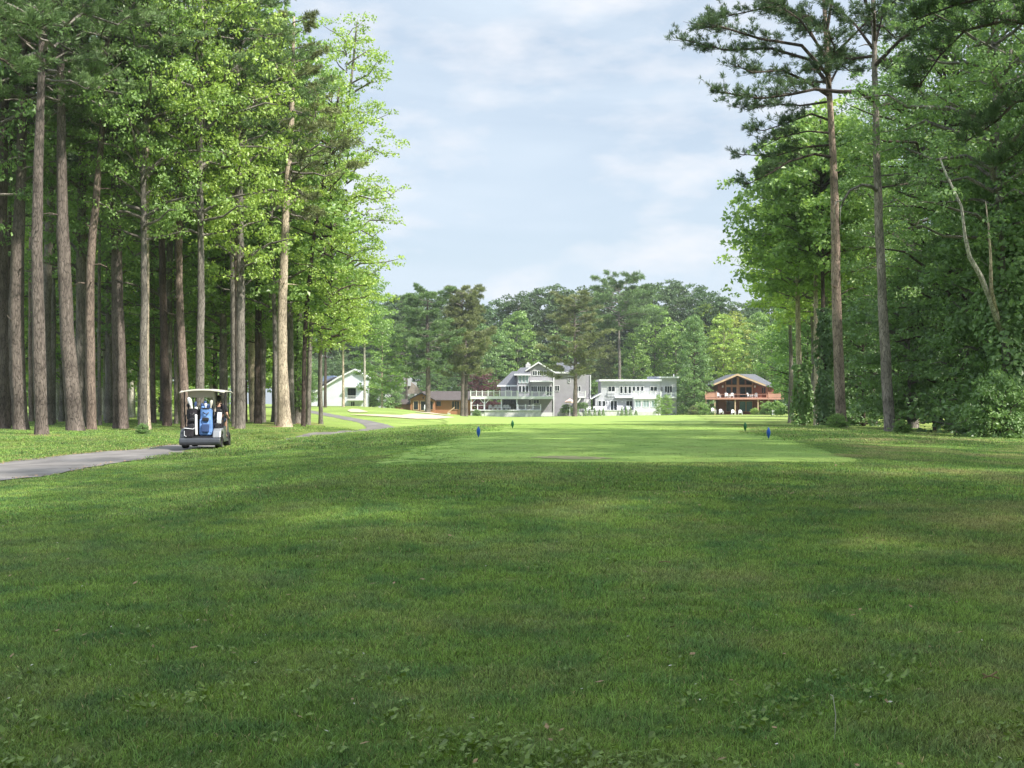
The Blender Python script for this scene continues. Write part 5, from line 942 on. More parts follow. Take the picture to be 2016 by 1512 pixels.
for px, wd, lab in ((1158, 9, 'white garden seat at the left end of the terrace'), (1175, 13, 'white garden sofa behind the dark terrace fence'), (1188, 10, 'white garden seat left of the first glass door'), (1221, 12, 'white garden seat between the two glass doors'), (1238, 9, 'white garden seat before the right glass door')): outdoor_sofa(px, 807.4, 237.2, wd, lab)
ps = empty('parasol', (X_(1122, 236.5), 236.5, Z_(820, 236.5)), 0, 'pink and white striped garden parasol left of the pine stem', 'parasol')
part('pole', M['white'], ps, (1121.3, 786, 1122.5, 820), Y=236.5, d=.12)
mb = MB(); c0 = (X_(1122, 236.5), 236.55, Z_(784.5, 236.5)); rim = [(c0[0]+1.05*math.cos(a), c0[1]+1.05*math.sin(a), Z_(790.5, 236.5)) for a in [k*math.pi/4+.2 for k in range(8)]]; mb.poly([c0]+rim, [(0, k+1, (k+1) % 8+1) for k in range(8)]); mb.poly([(x, y, z-.25) for x, y, z in rim]+rim, [(k, (k+1) % 8, (k+1) % 8+8, k+8) for k in range(8)]); mb.build('canopy', M['pink'], ps)
for k, (px, py, s, lc, lab) in enumerate([(1115, 820, 1.15, 'deep', 'round potted bush left of the parasol pole'), (1128, 820, .75, 'deep', 'small dark bush right of the parasol pole'), (1141, 811, .8, 'dark', 'dark bush right of the pine stem by the terrace'), (1150, 811, .85, 'deep', 'leafy pot plant where the terrace fence starts')]):
    Y = 237.2; X = X_(px, Y); r = empty('potted_bush', (X, Y, Z_(py, Y)), 0, lab, 'plant')
    MB().lathe([(.2, 0), (.34, .5), (.3, .5), (0.0, .46)], n=12).build('pot', M['pot'], r, world=False)
    o = link('foliage', V['shrub'][1], r, LG[lc]); o.scale = (s*.8,)*3; o.location.z = .4+.3*s
for k, px in enumerate([1138, 1153, 1160, 1171, 1180, 1187.5, 1224.5, 1232.5, 1241, 1252]):
    Y = 234.8; hh = [1.0, 1.0, .8, .95, .8, .95, 1.15, 1.1, 1.15, .7][k]; r = empty('dwarf_conifer', (X_(px, Y), Y, float(h(X_(px, Y), Y))), 0, f'{ords[k]} little cone-shaped conifer from the left before the white terrace wall', 'plant', 'dwarf conifers before the white terrace wall')
    rr_ = np.random.RandomState(k+5); n = 260; zz = rr_.rand(n)**1.2; a = rr_.rand(n)*6.28; rad = .34*(1-zz)+.03; c = np.stack([np.cos(a)*rad, np.sin(a)*rad, zz*1.5*hh+.1], 1); v, f = leaves(c, np.stack([np.cos(a), np.sin(a), .6+0*a], 1)+rr_.randn(n, 3)*.3, .16, rr_)
    link('foliage', mesh_np('foliage', v, f, M['leaf'], .8+.4*rr_.rand(n)), r, LG['deep']); MB().tube([(0, 0, -.1), (0, 0, .5)], .04, 5).build('stem', M['trim'], r, world=False)

# wooden chalet
cb = empty('wooden_house', (X_(1465, 240), 240, Z_(816, 240)), 0, 'red-brown wooden house with a glazed gable and a deck on posts', 'house')
q = MB().PP([(1413, 822), (1413, 754), (1452, 740), (1500, 757.5), (1500, 822)], 240, 9).build('wall', M['redwood'], cb)
part('wall', M['redwood'], cb, (1500.1, 760, 1523, 822), Y=242, d=7)
chevron(cb, 1402.5, 757, 1452, 735.5, 1507.5, 757.5, 3.4, 236.8, 249.5, M['roof'], M['tan'])
mb = MB(); a = (X_(1452, 237), 237.0, Z_(735.2, 237)); 
mb.poly([(X_(1455, 238), 238.0, Z_(736.3, 238)), (X_(1507, 238), 238, Z_(757, 238)), (X_(1532, 243), 243, Z_(761, 243)), (X_(1486, 246), 246, Z_(736.5, 246))], [(0, 1, 2, 3)]); mb.poly([(X_(1507, 238), 238.0, Z_(757.5, 238)), (X_(1532, 243), 243, Z_(761.2, 243)), (X_(1532, 243), 243, Z_(763.5, 243)), (X_(1507, 238), 238, Z_(760.5, 238))], [(0, 1, 2, 3)])
mb.poly([(X_(1532, 243), 243, Z_(761, 243)), (X_(1525, 250), 250, Z_(761, 250)), (X_(1486, 246), 246, Z_(736.5, 246))], [(0, 1, 2)]); mb.build('roof', M['roof'], cb)
for (pts) in ([(1430, 757), (1430, 751), (1439, 747.5), (1439, 757)], [(1442, 757), (1442, 746), (1450, 743), (1450, 757)], [(1456, 757), (1456, 743), (1466, 746.5), (1466, 757)], [(1469.5, 757), (1469.5, 748), (1480, 752), (1480, 757)]):
    MB().PP(pts, 239.9, .06).build('window', M['glass'], cb)
for a, b in ((1430, 1439), (1442, 1450)): win(cb, a, 762, b, 774.5, 240, 1, frame='trim')
win(cb, 1457, 762, 1480, 782, 240, 2, frame='trim', name='door'); win(cb, 1499.5, 763, 1507, 774, 242, 2, frame='trim')
for (a, b, c, d_) in ((1451, 742, 1455, 783), (1428.3, 750, 1429.4, 783), (1481, 752, 1482.3, 783), (1429.6, 758, 1450.8, 761), (1455.2, 758, 1480.8, 761)): part('beam', M['trim'], cb, (a, b, c, d_), Y=239.75, d=.22)
for a in (1423, 1486.5): part('wall_lamp', M['white'], cb, (a-1.3, 759, a+1.3, 763), Y=239.6, d=.35)
for a, b in ((1498, 1499.3), (1509, 1511)): part('beam', M['trim'], cb, (a, 762, b, 783), Y=241.7, d=.25)
part('deck', M['deckpink'], cb, (1388.5, 783.4, 1543, 786.4), Y=236, d=6.4)
rail(cb, 1389, 1411, 772, 783.2, 236, 2, mat='deckpink', infill=True); rail(cb, 1513.5, 1542.5, 773, 783.2, 236, 2, mat='deckpink', infill=True)
rail(cb, 1411.5, 1513, 776, 783.2, 236.1, 8, mat='deckpink', name='railing', bal=False, post=False)
for a in (1390, 1407.5, 1447.5, 1492.5, 1513.5, 1530.5): part('post', M['tan'], cb, (a-1.1, 786.5, a+1.1, 820), Y=236.3, d=.24)
win(cb, 1430, 789.5, 1446, 809.5, 240, 1, frame='trim', name='door'); win(cb, 1456, 790.5, 1468, 810, 240, 1, frame='trim', glass='blueglass', name='door'); win(cb, 1469.5, 790.5, 1481, 810, 240, 1, frame='trim', glass='blueglass', name='door')
MB().PP([(1500, 798), (1500, 796.5), (1532, 800.5), (1532, 802.5)], 239.0, .3).build('ramp', M['tan'], cb)
for k, (px, py, Y, rz, lab) in enumerate([(1414.5, 783.3, 237.5, 0.1, 'white chair at the left end of the wooden deck'), (1431.5, 783.3, 237.5, .15, 'white chair left of the pair before the glazed gable'), (1441, 783.3, 237.6, -.3, 'white chair right of the pair before the glazed gable'), (1476, 783.3, 237.4, .9, 'low white chair turned sideways before the deck door'), (1486, 783.3, 237.8, -.7, 'tall white chair right of the deck door'),
    (1405, 813, 234.5, .3, 'white lawn chair by the left posts under the deck'), (1420, 815.5, 233.5, .1, 'white lawn chair left of the middle post'), (1444, 816.5, 233, .1, 'white lawn chair in front of the middle post'), (1457.5, 816.8, 233, -.1, 'white lawn chair in front of the blue curtained door')]):
    chair(px, py, Y, rz, lab, 'white chairs around the wooden house', 1.0)
fb = empty('fire_bowl', (X_(1435, 237), 237, Z_(783.3, 237)), 0, 'low white side table between the deck chairs of the wooden house', 'table'); MB().box(-.3, -.3, .4, .3, .3, .46).build('table_top', M['white'], fb, world=False)
fb.name = 'side_table'
for sx in (-.24, .24):
    for sy in (-.24, .24): MB().box(sx-.03, sy-.03, 0, sx+.03, sy+.03, .4).build('leg', M['white'], fb, world=False)
for (px, py, s, lc, lab, Y) in [(1381, 818, 1.3, 'mid', 'light bush left of the wooden house posts', 234), (1366, 818, 1.0, 'olive', 'low olive bush under the cedar edge', 234), (1486, 818, .7, 'bright', 'small bright bush between the wooden house posts', 233), (1511, 820, 1.35, 'mid', 'broad bush in front of the right wooden posts', 231), (1531, 822, 1.4, 'mid', 'broad bush below the right end of the wooden deck', 231), (939, 817, .7, 'deep', 'little round bush at the white deck corner', 232.8)]: shrub(px, py, s, lc, lab, Y=Y)
for k, (px, y0_, y1_, lab) in enumerate([(1521, 808, 821, 'left white garden post of the pair before the broad bush'), (1523.6, 809, 821, 'right white garden post of the pair before the broad bush'), (1558.6, 808, 827, 'left white garden post beside the ivy-clad trunk'), (1562.2, 810, 828, 'right white garden post beside the ivy-clad trunk')]):
    Y = 226; r = empty('garden_post', (X_(px, Y), Y, Z_(y1_, Y)-.1), 0, lab, 'post', 'white garden posts'); part('shaft', M['white'], r, (px-.8, y0_, px+.8, y1_+1), Y=Y, d=.16); part('cap', M['white'], r, (px-1.1, y0_-.8, px+1.1, y0_-.02), Y=Y-.03, d=.22)

# brown ranch house with its garage
bh = empty('brown_house', (X_(865, 236), 236, Z_(812, 236)), 0, 'low cedar-clad brown house with a front gable and brown roof', 'house')
q = MB().PP([(808, 816), (808, 786), (829, 775.5), (852, 786), (856, 788), (856, 816)], 234, 10).build('wall', M['orange'], bh)
part('wall', M['orange'], bh, (856.2, 787, 928, 822), Y=236, d=8)
chevron(bh, 802.5, 787, 829, 772, 857, 787.5, 1.8, 233, 243, M['brownroof'], M['black'])
mb = MB(); a, b, c, d_ = X_(852, 235), X_(928, 235), X_(830, 240), X_(926, 240); mb.poly([(a, 235, Z_(787.2, 235)), (b, 235, Z_(787.2, 235)), (d_, 240, Z_(770, 240)), (c, 240, Z_(770, 240)), (a, 235, Z_(788.4, 235)), (b, 235, Z_(788.4, 235)), (d_, 246, Z_(786, 246)), (c, 246, Z_(786, 246))], [(0, 1, 2, 3), (0, 4, 5, 1), (1, 5, 6, 2), (3, 2, 6, 7), (4, 7, 6, 5)]); mb.build('roof', M['brownroof'], bh)
win(bh, 814.5, 790, 823, 806.5, 234, 1, frame='tan', name='door', t=1.2); win(bh, 828.5, 790, 838.5, 807.5, 234, 1, frame='tan', name='door', t=1.2); win(bh, 859, 790, 868, 799.5, 236, 1, frame='trim'); win(bh, 890, 790, 904, 806, 236, 3, frame='trim', name='door'); win(bh, 846.5, 790, 852, 806, 234, 1, frame='trim')
part('gable_vent', M['black'], bh, (832, 781, 834.2, 785), Y=233.9, d=.08)
MB().PP([(881, 814), (881, 811.5), (895, 800.5), (895, 803)], 234.4, .15).build('stair_rail', M['tan'], bh)
gr = empty('garage', (X_(785, 238), 238, Z_(806, 238)), 0, 'small cedar-clad garage with a brown roof left of the brown house', 'garage')
q = MB().PP([(761, 816), (761, 794), (769, 787), (777, 794), (777, 816)], 236, 8).build('wall', M['orange'], gr); part('wall', M['orange'], gr, (777.1, 794, 808, 816), Y=236.3, d=7)
mb = MB(); mb.poly([(X_(777, 235.8), 235.8, Z_(795.2, 235.8)), (X_(807.8, 235.8), 235.8, Z_(795.2, 235.8)), (X_(807, 240), 240, Z_(786.5, 240)), (X_(770, 240), 240, Z_(786, 240)), (X_(777, 235.8), 235.8, Z_(796.2, 235.8)), (X_(807.8, 235.8), 235.8, Z_(796.2, 235.8))], [(0, 1, 2, 3), (0, 4, 5, 1)]); mb.build('roof', M['brownroof'], gr); chevron(gr, 759.5, 794.8, 769, 785.8, 778, 794.6, 1.0, 235.6, 236.2, M['brownroof'], M['tan'])
part('door', M['trim'], gr, (781, 799, 800, 812), Y=236.2, d=.08)
chair(840, 808.5, 228, .2, 'white lawn chair by the foot of the tall pine at the brown house', 'white lawn chairs', 1.2); ub = empty('utility_box', (X_(883.5, 225), 225, Z_(819, 225)), 0, 'small white utility box on the grass by the brown house stairs', 'box')
part('case', M['white'], ub, (881, 813.5, 886.5, 819), Y=225, d=.4); part('lid', M['white'], ub, (880.6, 812.9, 886.9, 813.4), Y=224.95, d=.5)

# white house half hidden at the left, and roofs behind the trees
wh = empty('white_house', (X_(655, 228), 228, Z_(802, 228)), 0, 'white steep-roofed house behind trunks at the left of the far lawn', 'house')
MB().PP([(613, 812), (613, 776), (665, 744), (698, 728.5), (716, 741), (716, 812)], 228, 9).build('wall', M['whitewall'], wh)
MB().PP([(596, 812), (596, 789), (604, 782), (612.9, 778), (612.9, 812)], 229, 7).build('wall', M['whitewall'], wh)
MB().PP([(611, 778.5), (611, 775.5), (665, 742), (698, 726), (698, 729), (665, 745.5)], 227.5, 9.4).build('roof', M['white'], wh); MB().PP([(698.1, 726), (719, 740.5), (719, 743.5), (698.1, 729)], 227.5, 9.4).build('roof', M['white'], wh)
MB().PP([(594.5, 790), (594.5, 787.5), (634, 751), (660, 741), (636, 756)], 229.5, 7).build('roof', M['roof'], wh)
MB().PP([(634, 757), (636, 740.5), (656, 739.5), (659, 745)], 231.5, 5).build('dormer', M['blueroof'], wh); MB().PP([(670, 739.5), (690, 729), (700, 726.2), (684, 738)], 231, .2)
win(wh, 685, 765, 700, 784, 228, 3, frame='black', name='door', t=.5); part('balcony_floor', M['white'], wh, (683, 786, 716, 788.5), Y=226.6, d=1.4); rail(wh, 683, 716, 779, 785.8, 226.6, 3, bal=True, post=False); win(wh, 691, 791, 698, 803, 228, 2)
part('awning', M['white'], wh, (680, 760.5, 716, 762.5), Y=227, d=.95)
hh = empty('hidden_house', (X_(782, 262), 262, Z_(800, 262)), 0, 'roof and pale walls of a house glimpsed behind trees above the garage', 'house')
part('wall', M['palewall'], hh, (745, 752, 815, 812), Y=264, d=8); hip(hh, 'roof', M['brownroof'], 742, 800, 752, 765, 790, 738, 263.2, 273); hip(hh, 'roof', M['taupe'], 775, 838, 775, 790, 810, 752, 262, 263.1)
MB().PP([(796, 748), (800, 738), (808, 744), (808, 760), (796, 760)], 261, 3).build('gable', M['palewall'], hh)
for a in (750, 772): win(hh, a, 770, a+8, 780, 264, 2)

# twigs and a seed stalk lying in the near grass
def twig(px, py, pts, r, mat, name, label):
    ys = np.arange(4.3, 30, .02); yr = HOR-(h((px-1008)/F*ys, ys)-EYE)/ys*F; Y = float(ys[np.where(yr <= py)[0][0]]); X = X_(px, Y); o = empty(name, (X, Y, float(h(X, Y))+.03), 0, label, 'twig')
    for p in pts: MB().tube(p, r, 6).build('stem', M[mat], o, world=False)
twig(1955, 1350, [[(-.055, 0, .01), (-.01, .01, .02), (.035, .0, .008)], [(-.01, .01, .02), (.03, .02, .04)], [(-.03, 0, .015), (-.05, .02, .03)]], .005, 'dry', 'fallen_twig', 'small forked twig in the dry grass at the lower right')
twig(1308, 1116, [[(-.05, 0, .01), (0, .01, .018), (.05, -.01, .012)]], .005, 'dry', 'fallen_twig', 'small straight twig in the grass near the middle of the lawn')
twig(1643, 1462, [[(0, 0, -.02), (.006, 0, .10), (-.008, .0, .19)], [(-.008, 0, .19), (-.02, 0, .195)]], .0022, 'chip', 'seed_stalk', 'single upright pale seed stalk near the lower right')
# tee markers
def marker(px, py, Yd, mt, col, lab):
    X, Y = X_(px, Yd), Yd; r = empty('tee_marker', (X, Y, float(h(X, Y))+.02), 0, lab, 'tee marker', 'tee markers on the tee')
    prof = [(0.004, -.08), (.006, 0), (.018, .035), (.045, .10), (.058, .165), (.05, .225), (.028, .285), (.004, .325)]
    MB().lathe(prof, n=12).build('body', M[mt], r, world=False, smooth=True); MB().tube([(0, 0, -.12), (0, 0, .03)], .005, 6).build('spike', M['metal'], r, world=False)
    r.scale = (1.0, 1.0, 1.0)
marker(942, 862, 35, 'markblue', 'blue', 'blue spindle-shaped marker at the left of the tee'); marker(1513, 870, 33.6, 'markblue', 'blue', 'blue spindle-shaped marker at the right of the tee')
marker(1009, 846, 46, 'markgreen', 'green', 'green spindle-shaped marker at the left of the tee'); marker(1467, 855, 41.5, 'markgreen', 'green', 'green spindle-shaped marker at the right of the tee')

# ------------------------------------------------------------------ golf cart seen from behind (cart frame: x right, y forward, z up)
CX, CY, CR = -9.40, 37.5, R(5)
CZ = float(max(h(CX+a, CY+b) for a in (-.5, .5) for b in (-.8, .8))) + 0.022
cart = empty('golf_cart', (CX, CY, CZ), CR, 'dark golf cart with a cream roof driving away on the path', 'golf cart')
def cp(name, mb, mat, parent=None, **kw): return mb.build(name, M[mat] if isinstance(mat, str) else mat, parent or cart, world=False, **kw)
cp('chassis', MB().side([(-1.15, .14), (-1.15, .3), (-.35, .34), (-.2, .26), (.72, .26), (.95, .34), (1.2, .34), (1.2, .16)], -.5, .5), 'black', bevel=.02)
cp('bumper', MB().side([(-1.27, .13), (-1.29, .2), (-1.27, .29), (-1.2, .33), (-1.1, .33), (-1.1, .12), (-1.2, .1)], -.6, .6), 'body', bevel=.03, smooth=False)
for s in (-1, 1):
    x0, x1 = (s*.36, s*.6) if s > 0 else (-.6, -.36)
    cp('fender', MB().side([(-1.18, .331), (-1.08, .52), (-.95, .60), (-.62, .62), (-.42, .56), (-.4, .27), (-.46, .27), (-.52, .42), (-.62, .50), (-.88, .50), (-1.0, .40), (-1.04, .331)], x0, x1), 'fender_glint' if s > 0 else 'body', bevel=.035, smooth=False)  # right fender paler than the left: a light reflection put into its colour
    cp('side_panel', MB().side([(-.39, .24), (-.39, .58), (-.2, .66), (.15, .66), (.2, .3), (.7, .22), (.7, .18), (-.3, .18)], s*.55-.03, s*.55+.03), 'body', bevel=.015)
cp('bag_well', MB().box(-.355, -1.12, .335, .355, -.5, .38), 'black'); cp('bag_rack', MB().tube([(-.42, -.6, .6), (-.42, -.72, .98), (.42, -.72, .98), (.42, -.6, .6)], .018, 8), 'black')
cp('seat', MB().box(-.54, -.35, .67, .54, .14, .8), 'black', bevel=.05); cp('seat_box', MB().box(-.5, -.36, .35, .5, .12, .665), 'body', bevel=.03); cp('backrest', MB().box(-.53, -.43, .86, .53, -.34, 1.18), 'black', bevel=.04)
cp('front_cowl', MB().side([(.66, .26), (.74, .78), (.86, .86), (1.05, .72), (1.27, .48), (1.3, .3), (1.2, .26)], -.52, .52), 'body', bevel=.05)
cp('dashboard', MB().box(-.5, .62, .72, .5, .75, .88), 'black', bevel=.03)
st = cp('steering_wheel', MB().tube([(-.27+.17*math.cos(a), .5+.07*math.sin(a), .98+.15*math.sin(a)) for a in [k*math.pi/8 for k in range(17)]], .014, 6, False), 'black'); cp('steering_column', MB().tube([(-.27, .5, .98), (-.27, .66, .8)], .02, 6), 'black')
for sx, sy in ((-1, -1), (1, -1), (-1, 1), (1, 1)):
    wx = sx*.49; wy = -.78 if sy < 0 else .86
    ty = cp('wheel', MB().lathe([(.10, -.09), (.20, -.095), (.225, -.07), (.23, 0), (.225, .07), (.20, .095), (.10, .09), (.10, -.09)], 'x', 24), 'rubber', smooth=True); ty.location = (wx, wy, .228)
    rim = MB().lathe([(.0, .05), (.05, .055), (.07, .03), (.115, .05), (.135, .088), (.135, -.088), (.0, -.06)], 'x', 20); ro = cp('rim', rim, 'metal', parent=ty)
    if sx < 0: ro.rotation_euler.z = math.pi
# roof, rear canopy frame, struts, screen
n = 14; vv = []; 
mb = MB(); gx_ = [-.66, -.62, -.48, -.25, 0, .25, .48, .62, .66]; gy_ = [-.86, -.80, -.5, 0, .5, .95, 1.02]
def rz_(x, y): return 1.80-.07*(abs(x)/.66)**2.5-.04*(abs(y-.08)/.94)**4
base = 0; pts = [(x, y, rz_(x, y)) for x in gx_ for y in gy_]+[(x, y, 1.735 if abs(x) < .65 and -.85 < y < 1.0 else rz_(x, y)-.02) for x in gx_ for y in gy_]
ny2 = len(gy_); nn2 = len(gx_)*ny2; fc = []
for i in range(len(gx_)-1):
    for j in range(ny2-1):
        a = i*ny2+j; fc.append((a, a+ny2, a+ny2+1, a+1)); fc.append((a+nn2, a+1+nn2, a+ny2+1+nn2, a+ny2+nn2))
for i in range(len(gx_)-1):
    for j in (0, ny2-1): a = i*ny2+j; fc.append((a, a+nn2, a+nn2+ny2, a+ny2))
for j in range(ny2-1):
    for i in (0, len(gx_)-1): a = i*ny2+j; fc.append((a, a+1, a+1+nn2, a+nn2))
mb.poly(pts, fc); cp('roof', mb, 'cream', smooth=False)
cp('rear_canopy', MB().side([(-.62, 1.53), (-.66, 1.73), (-.62, 1.73), (-.58, 1.53)], -.42, .33), 'beige', bevel=.015)
for s in (-.41, .32): cp('rear_post', MB().tube([(s, -.6, 1.72), (s, -.56, 1.4), (s*1.02, -.5, 1.1), (s*1.04, -.46, .62)], [.045, .045, .035, .02], 8), 'beige', smooth=True)
for s in (-1, 1): cp('strut', MB().tube([(s*.62, -.3, 1.74), (s*.60, -.34, 1.2), (s*.56, -.4, .6)], .02, 8), 'black'); cp('front_strut', MB().tube([(s*.56, .82, 1.73), (s*.54, .98, .84)], .02, 8), 'black')
cp('windscreen', MB().poly([(-.53, .99, .86), (.53, .99, .86), (.54, .85, 1.7), (-.54, .85, 1.7)], [(0, 1, 2, 3)]) or None, 'clear') if False else None
mb = MB(); mb.poly([(-.53, .975, .86), (.53, .975, .86), (.53, .9, 1.28), (-.53, .9, 1.28), (-.53, .985, .86), (.53, .985, .86), (.53, .91, 1.28), (-.53, .91, 1.28)], [(3, 2, 1, 0), (4, 5, 6, 7), (0, 1, 5, 4), (2, 3, 7, 6), (0, 4, 7, 3), (1, 2, 6, 5)]); cp('windscreen', mb, 'clear')
for s in (-1, 1): cp('armrest', MB().tube([(s*.56, -.36, .78), (s*.57, -.34, .98), (s*.57, .02, .98), (s*.56, .06, .78)], .018, 8), 'black')
# golf bags and things strapped behind
def rel(name, x, y, z, label, cat, tilt=0.0, tx=0.0, group=None):
    c, s = math.cos(CR), math.sin(CR); o = empty(name, (CX+x*c-y*s, CY+x*s+y*c, CZ+z), CR, label, cat, group); o.rotation_euler = (tilt, tx, CR); return o
def bag(root, w_, d_, H_, mat, mat2):
    n = 18; mb = MB(); prof = [(.86, 0), (.98, .03), (1, .2), (.95, .45), (.88, .7), (.9, .9), (.94, 1.0)]
    for r, t_ in prof:
        for k in range(n): a = 2*math.pi*k/n; mb.v.append((w_/2*r*math.copysign(abs(math.cos(a))**.8, math.cos(a)), d_/2*r*math.copysign(abs(math.sin(a))**.8, math.sin(a)), H_*t_))
    for i in range(len(prof)-1):
        for k in range(n): a = i*n+k; b = i*n+(k+1) % n; mb.f.append((a, b, b+n, a+n))
    mb.f.append(tuple(range(n))); mb.f.append(tuple(range(6*n, 7*n)))
    mb.build('body', M[mat], root, world=False, smooth=False)
    mb = MB().box(-w_*.28, -d_*.5-.07, H_*.10, w_*.28, -d_*.42, H_*.42); mb.build('pocket', M[mat2], root, world=False, bevel=.03)
    mb = MB().box(-w_*.24, -d_*.5-.05, H_*.52, w_*.24, -d_*.40, H_*.66); mb.build('pocket', M['black' if mat == 'blue' else mat2], root, world=False, bevel=.025)
    for s in (-1, 1): MB().box(s*w_*.36-.035, -d_*.44, H_*.08, s*w_*.36+.035, -d_*.30, H_*.6).build('side_pocket', M[mat], root, world=False, bevel=.025)
    mb = MB()
    for k in range(n): a0 = 2*math.pi*k/n; mb.v.append((w_/2*.99*math.cos(a0), d_/2*.99*math.sin(a0), H_*.97)); mb.v.append((w_/2*.99*math.cos(a0), d_/2*.99*math.sin(a0), H_*1.03))
    mb.f += [(2*k, 2*((k+1) % n), 2*((k+1) % n)+1, 2*k+1) for k in range(n)]; mb.build('collar', M['black'], root, world=False)
    MB().tube([(-w_*.2, -d_*.46, H_*.86), (-w_*.05, -d_*.62, H_*.8), (w_*.1, -d_*.62, H_*.78), (w_*.22, -d_*.46, H_*.86)], .015, 6).build('handle', M['black'], root, world=False)
def covers(root, items, H_):
    for (x, y, dz, L_, r, mt, lx) in items:
        prof = [(r*.45, 0), (r*.6, L_*.3), (r*.95, L_*.55), (r, L_*.75), (r*.75, L_*.93), (r*.05, L_)]; mb = MB(); nn = 10
        for q, z in prof:
            for k in range(nn): a = 2*math.pi*k/nn; mb.v.append((x+q*math.cos(a)+lx*z, y+q*math.sin(a), H_+dz+z))
        for i in range(5):
            for k in range(nn): a = i*nn+k; b = i*nn+(k+1) % nn; mb.f.append((a, b, b+nn, a+nn))
        mb.tube([(x, y, H_-.15), (x, y, H_+dz+.03)], .008, 5); mb.build('club_cover', M[mt], root, world=False, smooth=True)
b1 = rel('golf_bag', .13, -.86, .39, 'blue golf bag standing in the middle of the cart rear', 'golf bag', -.10, 0, 'golf bags on the cart'); bag(b1, .40, .32, .80, 'blue', 'dblue')
covers(b1, [(-.12, .02, -.02, .20, .05, 'dblue', -.1), (-.05, .06, .0, .26, .05, 'dblue', 0), (.04, -.02, -.03, .19, .05, 'dblue', .05), (.11, .05, .02, .26, .05, 'cream', .1), (-.02, -.06, .02, .15, .045, 'white', 0), (-.1, -.08, -.04, .12, .05, 'blue', 0)], .80)
b2 = rel('golf_bag', -.26, -.84, .39, 'black golf bag with white side panel on the left of the cart rear', 'golf bag', -.08, -.03, 'golf bags on the cart'); bag(b2, .30, .30, .78, 'cloth', 'black'); MB().box(.09, -.2, .0, .155, -.08, .62).build('side_panel', M['white'], b2, world=False, bevel=.02)
covers(b2, [(-.02, .0, .02, .36, .065, 'white', -.25), (.1, -.02, -.08, .16, .05, 'white', .05), (-.12, .05, .0, .2, .045, 'cloth', -.1), (.06, .07, .03, .22, .045, 'dblue', .1)], .78)
b3 = rel('golf_bag', .45, -.72, .52, 'black golf bag with a white towel on the right of the cart rear', 'golf bag', -.08, .05, 'golf bags on the cart'); bag(b3, .26, .26, .56, 'cloth', 'black'); MB().side([(-.16, .22), (-.19, .34), (-.16, .56), (-.13, .56), (-.14, .22)], -.02, .11).build('towel', M['white'], b3, world=False, bevel=.02)
cb2 = rel('cooler_bag', -.33, -1.12, .34, 'black cooler bag with white trim hung low on the left of the cart rear', 'cooler bag'); MB().box(-.13, -.09, .0, .13, .09, .27).build('body', M['cloth'], cb2, world=False, bevel=.04); MB().box(-.135, -.095, .27, .135, .095, .31).build('lid', M['cloth'], cb2, world=False, bevel=.015)
MB().tube([(-.135, -.1, .28), (.135, -.1, .25), (.135, .1, .28)], .012, 5).build('piping', M['white'], cb2, world=False); MB().tube([(-.12, -.1, .2), (-.12, -.1, .06), (-.06, -.1, .03)], .01, 5).build('piping', M['white'], cb2, world=False)

# passenger
pr = rel('person', .40, -.12, .79, 'person in a black shirt with dark hair seated on the right of the golf cart', 'person')
def skinned(name, verts, edges, rads, mat, root, sub=2, rooti=0):
    me = bpy.data.meshes.new(name); me.from_pydata(verts, edges, []); o = link(name, me, root); me.materials.append(mat); o.modifiers.new('skin', 'SKIN'); sv = me.skin_vertices[0].data
    for i, r in enumerate(rads): sv[i].radius = (r, r) if not hasattr(r, '__len__') else r; sv[i].use_root = (i == rooti)
    o.modifiers['skin'].use_smooth_shade = True; s = o.modifiers.new('sub', 'SUBSURF'); s.levels = sub; s.render_levels = sub; return o
bv, be, br = [], [], []
def jv(p, r, par=None): bv.append(p); br.append(r); i = len(bv)-1; (be.append((par, i)) if par is not None else None); return i
pel = jv((0, 0, .09), .13); wst = jv((0, -.02, .25), (.125, .10), pel); chs = jv((0, -.03, .43), (.15, .105), wst); clv = jv((0, -.01, .54), (.09, .07), chs); nk = jv((0, 0, .60), .052, clv); hd = jv((0, .015, .68), (.07, .08), nk); ht_ = jv((0, .01, .78), (.072, .085), hd); jv((0, .0, .83), .045, ht_)
jv((0, .105, .715), .012, hd)
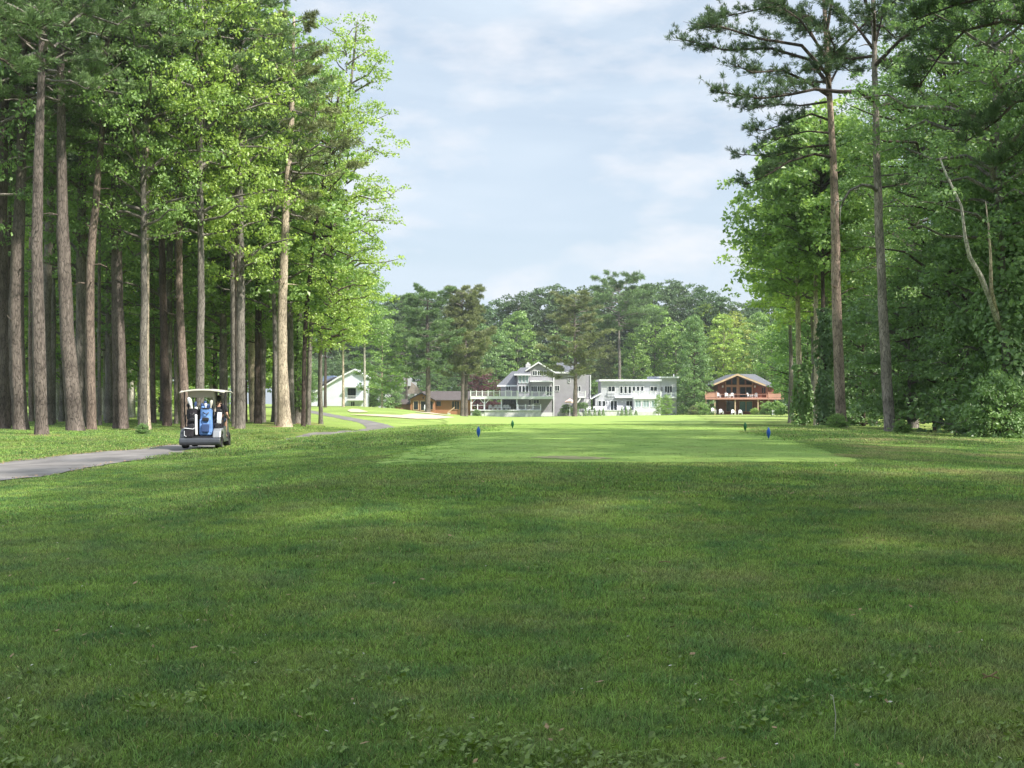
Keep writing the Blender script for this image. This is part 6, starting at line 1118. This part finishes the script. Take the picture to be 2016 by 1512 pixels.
for s in (-1, 1):
    sh = jv((s*.17, -.02, .49), .052, chs); up = jv((s*.225, -.05, .35), .043, sh); el_ = jv((s*.25, -.08, .22), .036, up); wr = jv((s*.26, .12, .13), .026, el_); hp = jv((s*.255, .18, .12), (.034, .02), wr)
    for k in range(4): f1 = jv((s*(.23+.018*k), .225, .115), .009, hp); f2 = jv((s*(.23+.018*k), .25, .095-.002*k), .008, f1); jv((s*(.23+.018*k), .247, .075), .007, f2)
    th = jv((s*.222, .19, .13), .011, hp); jv((s*.205, .215, .12), .009, th)
    hipj = jv((s*.095, .03, .05), .09, pel); kn = jv((s*.12, .44, .06), .06, hipj); cf = jv((s*.12, .50, -.16), .052, kn); an = jv((s*.12, .47, -.38), .036, cf); ft = jv((s*.125, .55, -.44), .038, an); jv((s*.13, .66, -.455), .03, ft)
skinned('body', bv, be, br, M['skin'], pr)
skinned('shirt', [(0, 0, .14), (0, -.02, .26), (0, -.03, .43), (0, -.01, .53), (0, -.005, .565), (-.165, -.02, .485), (-.23, -.05, .34), (-.242, -.065, .28), (.165, -.02, .485), (.23, -.05, .34), (.242, -.065, .28)], [(0, 1), (1, 2), (2, 3), (3, 4), (2, 5), (5, 6), (6, 7), (2, 8), (8, 9), (9, 10)], [(.15, .13), (.145, .12), (.17, .125), (.10, .08), .065, .068, .06, .06, .068, .06, .06], M['cloth'], pr)
skinned('shorts', [(0, 0, .13), (0, .0, .07), (-.095, .06, .05), (-.115, .36, .06), (.095, .06, .05), (.115, .36, .06)], [(0, 1), (1, 2), (2, 3), (1, 4), (4, 5)], [(.145, .12), (.15, .13), .1, .075, .1, .075], M['dblue'], pr)
skinned('hair', [(0, -.02, .80), (0, -.035, .74), (0, -.04, .66), (0, -.035, .60)], [(0, 1), (1, 2), (2, 3)], [(.075, .07), (.088, .075), (.07, .05), .035], M['black'], pr)

# ------------------------------------------------------------------ haze
hz = MB().box(-640, -230, -4, 640, 730, 48).build('haze', M['white'], None); hz.data.materials.clear(); m, t, o = new_mat('haze_air'); pv = N(t, 'ShaderNodeVolumePrincipled'); pv.inputs['Color'].default_value = (0.90, 0.93, 0.97, 1); pv.inputs['Density'].default_value = 0.00024; pv.inputs['Anisotropy'].default_value = 0.2
t.links.new(pv.outputs[0], o.inputs['Volume']); hz.data.materials.append(m); tag(hz, kind='stuff')
